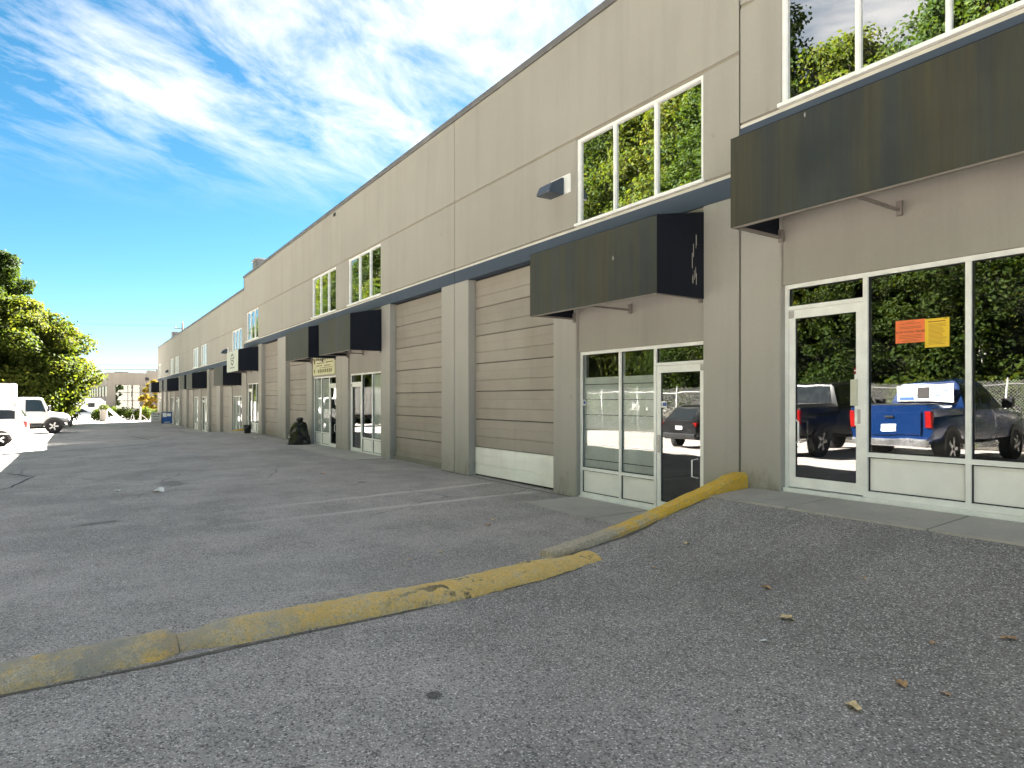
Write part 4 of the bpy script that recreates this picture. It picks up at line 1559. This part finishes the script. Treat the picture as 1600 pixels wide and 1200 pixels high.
def pickup(name, u, v, rz, m, label, canopy_text=False):
    e = empty(name, on_ground(u, v), rz)
    tag(e, label, 'pickup truck')
    body = [(-2.92, .60, 1.10, 1.34, .96, .95), (-2.86, .52, 1.12, 1.36, .99, .97), (-1.02, .50, 1.15, 1.37, 1.0, .97), (-.98, .50, 1.30, 1.36, 1.0, .97),
            (1.22, .50, 1.30, 1.36, 1.0, .95), (1.4, .50, 1.24, 1.32, 1.0, .93), (2.5, .52, 1.15, 1.22, .99, .88), (2.85, .58, 1.0, 1.08, .93, .8), (2.93, .62, .92, 1.0, .88, .76)]
    link('body', loft_mesh('body', body, m), None, e)
    cab = [(-1.0, 1.22, 1.32, 1.40, .94, .93), (-.86, 1.22, 1.32, 1.90, .94, .74), (-.3, 1.22, 1.32, 1.96, .94, .73), (.45, 1.22, 1.32, 1.93, .94, .73), (1.28, 1.22, 1.32, 1.38, .94, .88)]
    link('cab', loft_mesh('cab', cab, m), None, e)
    side_window(e, cab, -.78, -.02, .12, .92, -.74, -.02)
    side_window(e, cab, .06, .95, .12, .92, .06, .46)
    cross_window(e, cab, 1.24, .5)
    cross_window(e, cab, -1.0, -.87, name='rear_window')
    MB().box(-2.955, -2.93, -.74, .74, .72, 1.22).build('tailgate', m, e, bevel=.01)
    MB().box(-.02, .02, -.09, .09, -.02, .02).build('handle', M_BLACK, e).location = (-2.965, 0, 1.12)
    MB().box(-3.06, -2.90, -.9, .9, .48, .64).build('bumper', M_CHROME if name == 'pickup_truck' and m is M_BLUEP else M_BLKP, e, bevel=.02)
    MB().box(2.86, 3.0, -.92, .92, .45, .66).build('bumper', M_BLKP, e, bevel=.03)
    lamp_pair(e, 'tail_light', -2.90, .89, 1.05, .14, .15, .36, M_RED)
    lamp_pair(e, 'headlight', 2.83, .72, .95, .16, .30, .18, M_CHROME)
    MB().box(-2.962, -2.955, -.16, .16, .80, .95).build('number_plate', M_PANELW, e)
    MB().box(-2.80, -1.06, -.80, .80, 1.345, 1.385).build('bed_cover', M_BLACK, e)
    wheels(e, (-1.85, 1.95), 1.0, .41, .28)
    e.scale = (1.12, 1.1, 1.24)
    for s in (1, -1):
        MB().box(.98, 1.14, s * 1.0, s * 1.22, 1.30, 1.50).build('mirror', M_BLACK, e, bevel=.02)
    if canopy_text:
        MB().box(-1.06, -1.05, -.72, .72, 1.44, 1.84).build('window_sign', M_PANELW, e)
        g = MB(); g.box(-1.064, -1.061, -.2, .12, 1.50, 1.78)
        g.build('window_sign_photo', M_INK, e)
        g = MB()
        for k in range(4): g.box(-1.064, -1.061, .2, .62, 1.74 - k * .06, 1.765 - k * .06)
        g.box(-1.064, -1.061, -.66, -.28, 1.46, 1.54)
        g.build('window_sign_text', M_STBLUE, e)
    return e


pickup('pickup_truck', 8.8, -7.3, -PI / 2, M_BLUEP, 'blue pickup truck with white lettered rear window, parked before the fence', True)
pickup('pickup_truck', 12.4, -7.2, -PI / 2, M_BLKP, 'black pickup truck parked between the blue pickup and the black SUV')


def suv(u, v, rz, m, label):
    e = empty('suv', on_ground(u, v), rz)
    tag(e, label, 'car')
    body = [(-2.32, .45, .86, 1.0, .86, .80), (-2.22, .36, .92, 1.06, .93, .86), (-1.6, .32, .97, 1.05, .95, .85), (.9, .32, .95, 1.02, .95, .85), (1.1, .32, .93, 1.0, .95, .84), (2.0, .34, .80, .88, .92, .74), (2.3, .42, .66, .74, .84, .62), (2.36, .5, .62, .68, .8, .55)]
    link('body', loft_mesh('body', body, m), None, e)
    cab = [(-2.2, .9, .97, 1.06, .86, .82), (-1.78, .9, .98, 1.60, .87, .62), (-1.2, .9, .98, 1.68, .88, .64), (.1, .9, .98, 1.66, .88, .64), (1.1, .9, .96, 1.02, .88, .8)]
    link('cab', loft_mesh('cab', cab, m), None, e)
    side_window(e, cab, -1.75, -.75, .1, .92, -1.5, -.75); side_window(e, cab, -.67, .0, .1, .92); side_window(e, cab, .08, .8, .1, .92, .08, .2)
    cross_window(e, cab, 1.05, .15); cross_window(e, cab, -2.17, -1.82, name='rear_window')
    lamp_pair(e, 'tail_light', -2.24, .74, .93, .14, .26, .16, M_RED); lamp_pair(e, 'headlight', 2.2, .62, .68, .16, .3, .12, M_CHROME)
    MB().box(-2.335, -2.325, -.18, .18, .74, .88).build('number_plate', M_PANELW, e)
    MB().box(-2.40, -2.2, -.86, .86, .40, .58).build('bumper', M_BLACK, e, bevel=.03)
    wheels(e, (-1.4, 1.4), .95, .36, .24)
    return e


suv(16.3, -6.4, -PI / 2, M_BLKP, 'black SUV with red tail lights, rear towards the building')


def sedan(u, v, rz, m, label):
    e = empty('sedan', on_ground(u, v), rz)
    tag(e, label, 'car')
    body = [(-2.3, .42, .74, .84, .76, .66), (-2.2, .32, .82, .92, .86, .74), (-1.5, .26, .88, .96, .89, .78), (.9, .26, .86, .94, .89, .78), (1.4, .28, .78, .86, .88, .74), (2.05, .3, .68, .76, .84, .66), (2.28, .36, .58, .66, .76, .56)]
    link('body', loft_mesh('body', body, m), None, e)
    cab = [(-1.75, .8, .88, .95, .80, .76), (-1.0, .8, .88, 1.38, .82, .58), (-.3, .8, .88, 1.46, .82, .57), (.2, .8, .88, 1.43, .82, .57), (1.2, .8, .86, .92, .82, .76)]
    link('cab', loft_mesh('cab', cab, m), None, e)
    side_window(e, cab, -1.3, -.35, .1, .9, -.95, -.35); side_window(e, cab, -.27, .75, .1, .9, -.27, .22)
    cross_window(e, cab, 1.1, .25); cross_window(e, cab, -1.7, -1.02, name='rear_window')
    lamp_pair(e, 'tail_light', -2.24, .62, .76, .1, .26, .14, M_RED); lamp_pair(e, 'headlight', 2.14, .6, .62, .16, .28, .12, M_CHROME)
    wheels(e, (-1.35, 1.38), .9, .31, .2)
    return e


sedan(95.5, -.1, PI / 2, M_SILVER, 'silver sedan parked beyond the end of the lot')
sd2 = suv(103, -3.4, PI / 2, M_NAVYP, 'dark blue car parked between the silver sedan and white trailer')

# white box truck facing the building
bt = empty('box_truck', on_ground(53.0, -1.75), PI / 2)
tag(bt, 'white box truck with bonnet cab and tall cargo body', 'truck')
hood = [(-1.72, .62, 1.25, 1.45, 1.02, .98), (-.06, .62, 1.24, 1.44, 1.04, .98), (0.0, .66, 1.14, 1.40, 1.02, .82), (.7, .70, 1.06, 1.32, 1.0, .76), (.98, .72, .98, 1.20, .94, .70), (1.08, .75, .92, 1.04, .86, .64)]
link('bonnet', loft_mesh('bonnet', hood, M_WHITE), None, bt)
tcab = [(-1.72, 1.2, 1.42, 2.30, 1.0, .90), (-1.62, 1.2, 1.42, 2.38, 1.0, .90), (-.62, 1.2, 1.42, 2.38, 1.0, .90), (-.42, 1.2, 1.42, 2.30, 1.0, .90), (-.02, 1.2, 1.38, 1.42, 1.0, .94)]
link('cab', loft_mesh('cab', tcab, M_WHITE), None, bt)
side_window(bt, tcab, -1.3, -.22, .04, .9, -1.3, -.46)
cross_window(bt, tcab, -.04, -.42)
for s in (1, -1):
    MB().box(-1.3, -1.28, s * 1.047, s * 1.05, .72, 1.42).build('door_seam', M_BLACK, bt)
    MB().box(-.14, -.02, s * 1.02, s * 1.24, 1.45, 1.85).build('mirror', M_BLACK, bt, bevel=.03)
    MB().box(-1.55, -.45, s * .86, s * 1.03, .42, .62).build('step', M_BLACK, bt, bevel=.02)
MB().box(.98, 1.22, -1.02, 1.02, .50, .80).build('bumper', M_BLACK, bt, bevel=.03)
lamp_pair(bt, 'headlight', .98, .74, 1.0, .14, .28, .18, M_CHROME)
MB().box(1.07, 1.12, -.5, .5, .80, 1.04).build('grille', M_BLACK, bt)
cb = MB().box(-7.9, -1.86, -1.22, 1.22, .98, 3.28).build('cargo_body', M_WHITE, bt, bevel=.05)
rib = MB()
for s in (1, -1):
    for k in range(9): rib.box(-7.7 + k * .7, -7.67 + k * .7, s * 1.222, s * 1.228, 1.06, 3.18)
    rib.box(-7.88, -1.88, s * 1.222, s * 1.24, .985, 1.06); rib.box(-7.88, -1.88, s * 1.222, s * 1.24, 3.18, 3.265)
    rib.box(-1.95, -1.87, s * 1.224, s * 1.245, 1.06, 3.18)
rib.build('body_rib', M_GALV, cb)
MB().box(-7.9, .6, -.42, .42, .62, .95).build('chassis', M_BLACK, bt)
wheels(bt, (.2, -5.6), 1.09, .48, .30, M_WHITE)

# white van with roof rack, rear towards the lane
vn = empty('van', on_ground(37.4, -2.1), -PI / 2)
tag(vn, 'white van with roof ladder rack and red tail light beside the box truck', 'van')
vb = [(0.0, .50, 1.05, 1.24, .90, .84), (.05, .40, 1.08, 1.3, .95, .88), (.6, .34, 1.10, 1.32, .97, .9), (3.4, .34, 1.08, 1.26, .97, .9), (3.7, .36, 1.02, 1.16, .96, .86), (4.6, .4, .86, .98, .9, .74), (4.85, .5, .74, .82, .8, .62)]
link('body', loft_mesh('body', vb, M_WHITE), None, vn)
vc = [(0.06, 1.0, 1.16, 1.28, .90, .86), (.28, 1.0, 1.18, 1.70, .92, .78), (.6, 1.0, 1.18, 1.80, .93, .78), (2.6, 1.0, 1.18, 1.80, .93, .78), (3.66, 1.0, 1.14, 1.22, .93, .86)]
link('roof', loft_mesh('roof', vc, M_WHITE), None, vn)
side_window(vn, vc, .42, 1.3, .12, .86); side_window(vn, vc, 1.4, 2.35, .12, .86); side_window(vn, vc, 2.45, 3.3, .12, .86, 2.45, 2.62)
cross_window(vn, vc, .08, .26, name='rear_window'); cross_window(vn, vc, 3.6, 2.7)
lamp_pair(vn, 'tail_light', .03, .86, 1.0, .12, .16, .30, M_RED)
MB().box(-.18, .06, -.9, .9, .38, .54).build('bumper', M_CHROME, vn, bevel=.02)
MB().box(.08, 4.6, .962, .985, .56, .63).build('side_trim', M_GALV, vn); MB().box(.08, 4.6, -.985, -.962, .56, .63).build('side_trim', M_GALV, vn)
rk = MB()
for s in (1, -1):
    rk.tube([(.3, s * .72, 2.02), (2.8, s * .72, 2.02)], .02, 6)
    for x in (.45, 1.5, 2.6): rk.tube([(x, s * .74, 1.76), (x, s * .72, 2.02)], .018, 6)
for x in (.45, 1.0, 1.5, 2.05, 2.6): rk.tube([(x, -.72, 2.03), (x, .72, 2.03)], .018, 6)
rk.build('roof_rack', M_GALV, vn)
wheels(vn, (.95, 3.75), .97, .34, .22)

# white travel trailer beyond
tr = empty('travel_trailer', on_ground(108, -1.5), 0)
tag(tr, 'white travel trailer with small windows parked behind the silver sedan', 'trailer')
prof = [(-4.2, .5), (-4.6, 1.4), (-4.2, 2.75), (3.6, 2.75), (4.0, 2.4), (4.0, .5)]
tb = MB(); tb.prism(prof, 'x', -1.15, 1.15)
tb.build('body', M_WHITE, tr, bevel=.04)
for y0, y1, z0, z1 in ((-3.4, -2.4, 1.5, 2.1), (-1.4, -.5, 1.5, 2.0), (2.2, 3.0, 1.5, 2.1)):
    MB().box(1.152, 1.17, y0, y1, z0, z1).build('window', M_CARGL, tr)
MB().box(1.152, 1.165, .4, 1.2, .6, 2.3).build('door', M_PANELW, tr)
MB().box(1.152, 1.158, -4.1, 3.9, .95, 1.1).build('stripe', M_GALV, tr)
for s in (1, -1):
    o = MB().lathe([(.2, -.1), (.33, -.1), (.33, .1), (.2, .1)], 16, (0, 0, 0), 'y').build('wheel', M_RUBBER, tr, smooth=.6)
    o.location = (s * 1.05, 0, .33); o.rotation_euler = (0, 0, PI / 2)

# ------------------------------------------------------------------ beige office building far behind
fb = empty('office_building', (-131, 3.6, -1.0), R(3.0))
tag(fb, 'beige two-storey building with large corner window beyond the hedge', 'building')
# local: x towards -X world is depth (u), so front face is at local x = 0 facing +x ; y runs right
FBH = 7.25
MB().box(-57, -.2, .2, 25, 0, FBH - .35).build('core', M_BEIGE, fb)
def fpanel(y0, y1, z0, z1, x0=-.2, x1=0.0, m=None, nm='wall_panel'):
    return MB().box(x0, x1, y0, y1, z0, z1).build(nm, m or M_BEIGE, fb, bevel=.02)
fpanel(0, 1.25, 0, 5.25); fpanel(5.0, 8.6, 0, 5.25); fpanel(8.62, 25, 0, 5.25)
fpanel(0, 5.95, 5.30, FBH); fpanel(5.98, 25, 5.30, FBH + .45)
fpanel(1.25, 5.0, 0, .9, -.2, -.05, M_NAVYP, 'spandrel')
for k in range(2):
    for j in range(3):
        z0, z1 = 1.0 + j * 1.42, 1.0 + (j + 1) * 1.42 - .06
        fpanel(1.3 + k * 1.85, 1.3 + (k + 1) * 1.85 - .06, z0, z1, -.15, -.1, M_GL_FAR, 'window')
fpanel(5.25, 25, 5.26, 5.30, -.2, -.04, M_TRIM, 'groove'); fpanel(0, 5.2, 5.26, 5.30, -.2, -.04, M_TRIM, 'groove')
fpanel(5.75, 6.35, 6.0, 6.55, .0, .05, M_DARK, 'louvre')
# long side facing the lane
for i in range(9):
    x0 = -56.8 + i * 6.3
    MB().box(x0, x0 + 6.25, 0, .2, 5.0, FBH - .02).build('wall_panel', M_BEIGE, fb, bevel=.02)
    MB().box(x0, x0 + 6.25, 0, .2, 0, 3.1).build('wall_panel', M_BEIGE, fb, bevel=.02)
    MB().box(x0, x0 + .8, 0, .2, 3.1, 5.0).build('wall_panel', M_BEIGE, fb)
    for k in range(4):
        MB().box(x0 + .85 + k * 1.35, x0 + .85 + k * 1.35 + 1.27, .08, .14, 3.15, 4.95).build('window', M_GL_FAR, fb)
    MB().box(x0 + 2.4, x0 + 3.0, -.04, 0.0, 6.3, 6.6).build('vent', M_DARK, fb)
    MB().box(x0 + 1.2, x0 + 3.6, -.03, .0, .1, 2.4).build('door', M_NAVYP, fb)
MB().box(-57, .05, -.06, 25, FBH + .0, FBH + .08).build('coping', M_COPING, fb)
for x, y, s in ((-4, 9, .9), (-3, 7, .6), (-30, 5, 1.2)):
    MB().box(x - s, x + s, y - s, y + s, FBH, FBH + s * 1.1).build('rooftop_unit', M_COPING, fb)

# ------------------------------------------------------------------ poles and wires
up = empty('utility_pole', on_ground(102.8, 12))
tag(up, 'wooden utility pole top showing above the parapet', 'utility pole')
MB().tube([(0, 0, -.5), (0, 0, 13.6)], [.16, .11], 10).build('pole', M_POLE, up, smooth=True)
MB().box(-.06, .06, -1.1, 1.1, 12.7, 12.82).build('crossarm', M_POLE, up)
for y in (-.9, .0, .9):
    MB().lathe([(.05, 0), (.07, .05), (.05, .1), (.06, .16)], 8, (0, y, 12.82 if y else 13.6)).build('insulator', M_GALV, up)


def wire(p0, p1, sag, r, label):
    p0, p1 = Vector(p0), Vector(p1)
    o0 = p0.lerp(p1, .5)
    pts = []
    for i in range(17):
        t = i / 16
        q = p0.lerp(p1, t); q.z -= sag * 4 * t * (1 - t)
        pts.append(q - o0)
    o = MB().tube(pts, r, 5).build('power_line', M_BLACK)
    o.location = o0
    tag(o, label, 'power line', 'power lines')


wire((-112, -45, 6.4), (-105, 40, 7.9), .7, .03, 'thick black power line crossing low above the beige building roof')
wire((-112, -45, 5.7), (-105, 40, 7.4), .8, .045, 'lower black power line crossing in front of the beige building roof')
wire((-103.5, -60, 13.1), (-102.8, 11.1, 12.2), 1.0, .010, 'thin faint power line high in the pale sky')
wire((-104.2, -60, 12.7), (-102.8, 12.9, 12.2), 1.0, .010, 'thin faint power line high in the pale sky')

# ------------------------------------------------------------------ small things on the ground
def bag():
    rg = random.Random(3)
    n, m_ = 30, 22
    vs = []; fs = []
    for j in range(m_ + 1):
        t = j / m_
        z = .98 * t
        base = .40 * (1 - t) ** .55 + .05 if t < .86 else .09 + .05 * math.sin((t - .86) / .14 * PI)
        if t < .06: base *= .93 + t
        for i in range(n):
            a = 2 * PI * i / n
            fold = .06 * math.sin(a * 7 + t * 5) * (1 - abs(2 * t - 1)) + .045 * math.sin(a * 3 - t * 9) + .03 * math.sin(a * 11 + 9 * t) + rg.uniform(-.012, .012)
            r = max(.03, base * (1 + fold * 1.6))
            vs.append((r * math.cos(a) * 1.05 + .10 * t, r * math.sin(a) * .85, z))
    for j in range(m_):
        for i in range(n):
            i2 = (i + 1) % n
            fs.append((j * n + i, j * n + i2, (j + 1) * n + i2, (j + 1) * n + i))
    fs.append(tuple(range(n))); fs.append(tuple(range(m_ * n, (m_ + 1) * n))[::-1])
    return MB().add(vs, fs).mesh('rubbish_bag', [M_BAG], .5)


bu, bv = 23.75, 6.55
o = link('rubbish_bag', bag())
o.location = on_ground(bu, bv, .012); o.rotation_euler = (0, 0, .4)
tag(o, 'tall knotted black rubbish bag leaning by storefront', 'rubbish bag')
# black bucket with soil
e = empty('bucket', on_ground(32.7, 6.62, .018))
tag(e, 'black plastic bucket beside pilaster near small yellow kerb', 'bucket')
MB().lathe([(.135, 0), (.15, .02), (.185, .37), (.197, .375), (.197, .40), (.178, .40), (.17, .33), (.13, .06), (.02, .055)], 22).build('pail', M_BLACK, e, smooth=.6)
MB().tube([(-.19, 0, .37), (-.2, -.1, .28), (0, -.2, .22), (.2, -.1, .28), (.19, 0, .37)], .006, 6).build('handle', M_GALV, e)


def aframe(u, v, rz, w, h, m, label, legm, rows, inkm, solid=True):
    e = empty('sandwich_board', on_ground(u, v), rz)
    tag(e, label, 'sandwich board')
    t = .2
    zq = .03 if solid else .14
    tq = t + (.03 - t) * zq / h
    for s in (1, -1):
        MB().hexa([(s * tq - .012, -w / 2, zq), (s * tq + .012, -w / 2, zq), (s * tq + .012, w / 2, zq), (s * tq - .012, w / 2, zq),
                   (s * .03 - .012, -w / 2, h), (s * .03 + .012, -w / 2, h), (s * .03 + .012, w / 2, h), (s * .03 - .012, w / 2, h)]).build('board', m, e)
        for y in (-w / 2 - .012, w / 2 + .012):
            MB().tube([(s * (t + .02), y, 0), (s * .03, y, h + .01)], .014, 6).build('leg', legm, e)
    g = MB()
    for (y0, y1, z0, z1) in rows:
        f0, f1 = z0 / h, z1 / h
        x0 = t + (.03 - t) * f0 + .016; x1 = t + (.03 - t) * f1 + .016
        g.add([(x0, y0 * w, z0), (x0, y1 * w, z0), (x1, y1 * w, z1), (x1, y0 * w, z1)], [(0, 1, 2, 3)])
    g.build('print', inkm, e)
    return e


aframe(78.0, 6.55, 0.0, .85, 1.02, M_WHITE, 'white sandwich board sign with dark printed lines near building end', M_GALV,
       [(-.35, .2, .82, .90), (-.35, .35, .58, .64), (-.3, .3, .30, .34), (.25, .42, .78, .92)], M_NAVYP)
aframe(66.8, 6.5, 0.1, .78, 1.18, M_BLUE, 'blue sandwich board sign on black legs beside pilaster', M_BLACK,
       [(-.45, -.05, .72, 1.1), (.0, .42, .78, 1.05), (-.3, .3, .22, .28)], M_PANELW, False)
u_, v_ = px_ground(187 + 20, 657)
aframe(u_, v_, PI / 2, .5, .75, M_WHITE, 'small white folding sign in front of the hedge', M_PANELW, [(-.3, .3, .4, .6)], M_GALV)
# grey post cap / planter, leaning board, post
u_, v_ = px_ground(162, 659)
e = empty('concrete_planter', on_ground(u_, v_)); tag(e, 'grey concrete planter column at the end of the lot', 'planter')
MB().lathe([(.42, -.1), (.42, .1), (.34, .2), (.36, 1.15), (.46, 1.25), (.46, 1.38), (.36, 1.38)], 18).build('pot', M_CONC2, e, smooth=.6)
link('foliage', leaf_mesh('foliage', [(0, 0, 1.5)], [.45], 700, .12, 9, M_LEAF4), None, e)
u_, v_ = px_ground(183, 658)
e = empty('leaning_board', on_ground(u_, v_)); tag(e, 'pale board leaning at a slant before the hedge', 'board')
MB().hexa([(-.05, .25, 0), (.05, .25, 0), (.05, .75, 0), (-.05, .75, 0), (-.05, -1.15, 1.55), (.05, -1.15, 1.55), (.05, -.75, 1.55), (-.05, -.75, 1.55)]).build('plank', M_PANELW, e)
MB().hexa([(-.04, -.95, 0), (.03, -.95, 0), (.03, -.85, 0), (-.04, -.85, 0), (-.04, -1.0, 1.5), (.03, -1.0, 1.5), (.03, -.9, 1.5), (-.04, -.9, 1.5)]).build('prop', M_GALV, e)
u_, v_ = px_ground(219, 658)
e = empty('wooden_post', on_ground(u_, v_)); tag(e, 'weathered wooden post with diagonal brace before the hedge', 'post')
MB().tube([(0, 0, -.1), (0, 0, 1.6)], [.09, .08], 8).build('post', M_BARKP, e, smooth=True)
MB().tube([(0, .05, .8), (0, .75, .15)], .05, 6).build('brace', M_BARKP, e)


def leaf_litter(x, y, s, rz, m, seed):
    u_, v_ = px_ground(x, y)
    rg = random.Random(seed)
    n = 13
    vs = [(0, 0, .010)]
    for k in range(n):
        a = 2 * PI * k / n
        r = s * 1.0 * (.55 + .45 * abs(math.cos(2.5 * a))) * rg.uniform(.8, 1.1)
        vs.append((r * math.cos(a), r * .62 * math.sin(a), .004 + abs(math.sin(a)) * s * .55 * rg.uniform(.3, 1)))
    fs = [(0, 1 + k, 1 + (k + 1) % n) for k in range(n)]
    o = MB().add(vs, fs).build('fallen_leaf', m, None, fix=False)
    o.location = on_ground(u_, v_, .003); o.rotation_euler = (0, 0, rz)
    return o


for i, (x, y, s) in enumerate(((1198, 920, .045), (1457, 1006, .035), (1577, 1000, .05), (1408, 1071, .05), (1023, 888, .03), (1478, 1087, .03), (763, 822, .05), (505, 741, .07), (1350, 905, .03))):
    tag(leaf_litter(x, y, s, i * 1.9, M_DRY, i), 'brown dry leaf lying on the asphalt', 'leaf', 'brown fallen leaves')
for i, (x, y, s) in enumerate(((1229, 968, .06), (1332, 1107, .055), (1073, 850, .05), (893, 870, .035), (688, 864, .045), (770, 813, .06), (640, 876, .03))):
    tag(leaf_litter(x, y, s, i * 2.3 + .5, M_DRY2, 40 + i), 'pale tan curled leaf lying on the asphalt', 'leaf', 'pale fallen leaves')
for i, (x, y, s) in enumerate(((397, 684, .12), (184, 768, .10), (247, 769, .16), (1194, 1004, .035))):
    o = leaf_litter(x, y, s, .3 * i, M_LITTER, 70 + i); o.name = 'paper_scrap'
    tag(o, 'white scrap of paper litter on the asphalt', 'litter', 'paper scraps')

# ------------------------------------------------------------------ grit and thin dark strips along edges
M_EDGE = simple('edge_brown', (0.15, 0.135, 0.11), 0.95, 0, 0.4, 9.0)  # dark brown for the strips along berm, kerb and wall base
strip('edge_line', [(4.352, -4.5), (4.345, -2.0), (4.35, 0.0), (4.345, 1.6), (4.36, 3.0), (4.40, 3.7)], 0.045, 0.004, M_EDGE, 11)
strip('edge_line', [(4.76, 3.7), (4.86, 4.6), (4.96, 5.4), (5.0, 6.1)], 0.06, 0.004, M_EDGE, 12)
strip('edge_line', [(8.65, 6.99), (9.1, 6.995), (12.2, 7.0), (13.4, 6.99)], 0.06, 0.004, M_EDGE, 13)
strip('edge_line', [(24.1, 6.99), (27.4, 6.99), (31.8, 6.98)], 0.08, 0.004, M_EDGE, 14)


def grit(paths, n, seed):
    rg = random.Random(seed)
    vs = []; fs = []
    for i in range(n):
        a, b = rg.choice(paths)
        t = rg.random()
        u_ = a[0] + (b[0] - a[0]) * t + rg.gauss(0, .06); v_ = a[1] + (b[1] - a[1]) * t + rg.gauss(0, .05)
        z_ = ground_z(u_, v_)
        r = rg.uniform(.004, .013)
        k = len(vs)
        ang = rg.uniform(0, 6.28)
        for q in range(3):
            vs.append((-u_ + r * math.cos(ang + q * 2.09), v_ + r * math.sin(ang + q * 2.09), z_ + .001))
        vs.append((-u_ + rg.uniform(-.3, .3) * r, v_, z_ + r * rg.uniform(.6, 1.1)))
        fs += [(k, k + 1, k + 3), (k + 1, k + 2, k + 3), (k + 2, k, k + 3)]
    o = MB().add(vs, fs).build('grit', M_DRY2 if False else M_CONC2, None)
    tag(o, 'loose grit gathered along the kerb, berm and wall edges', kind='stuff')


grit([((4.30, -1.5), (4.33, 3.6)), ((4.70, 3.7), (4.95, 6.1)), ((8.7, 6.9), (13.3, 6.95)), ((4.9, 0.2), (4.9, 3.4)), ((1.5, 6.0), (4.9, 6.12)), ((5.6, 5.85), (8.5, 5.85))], 520, 8)
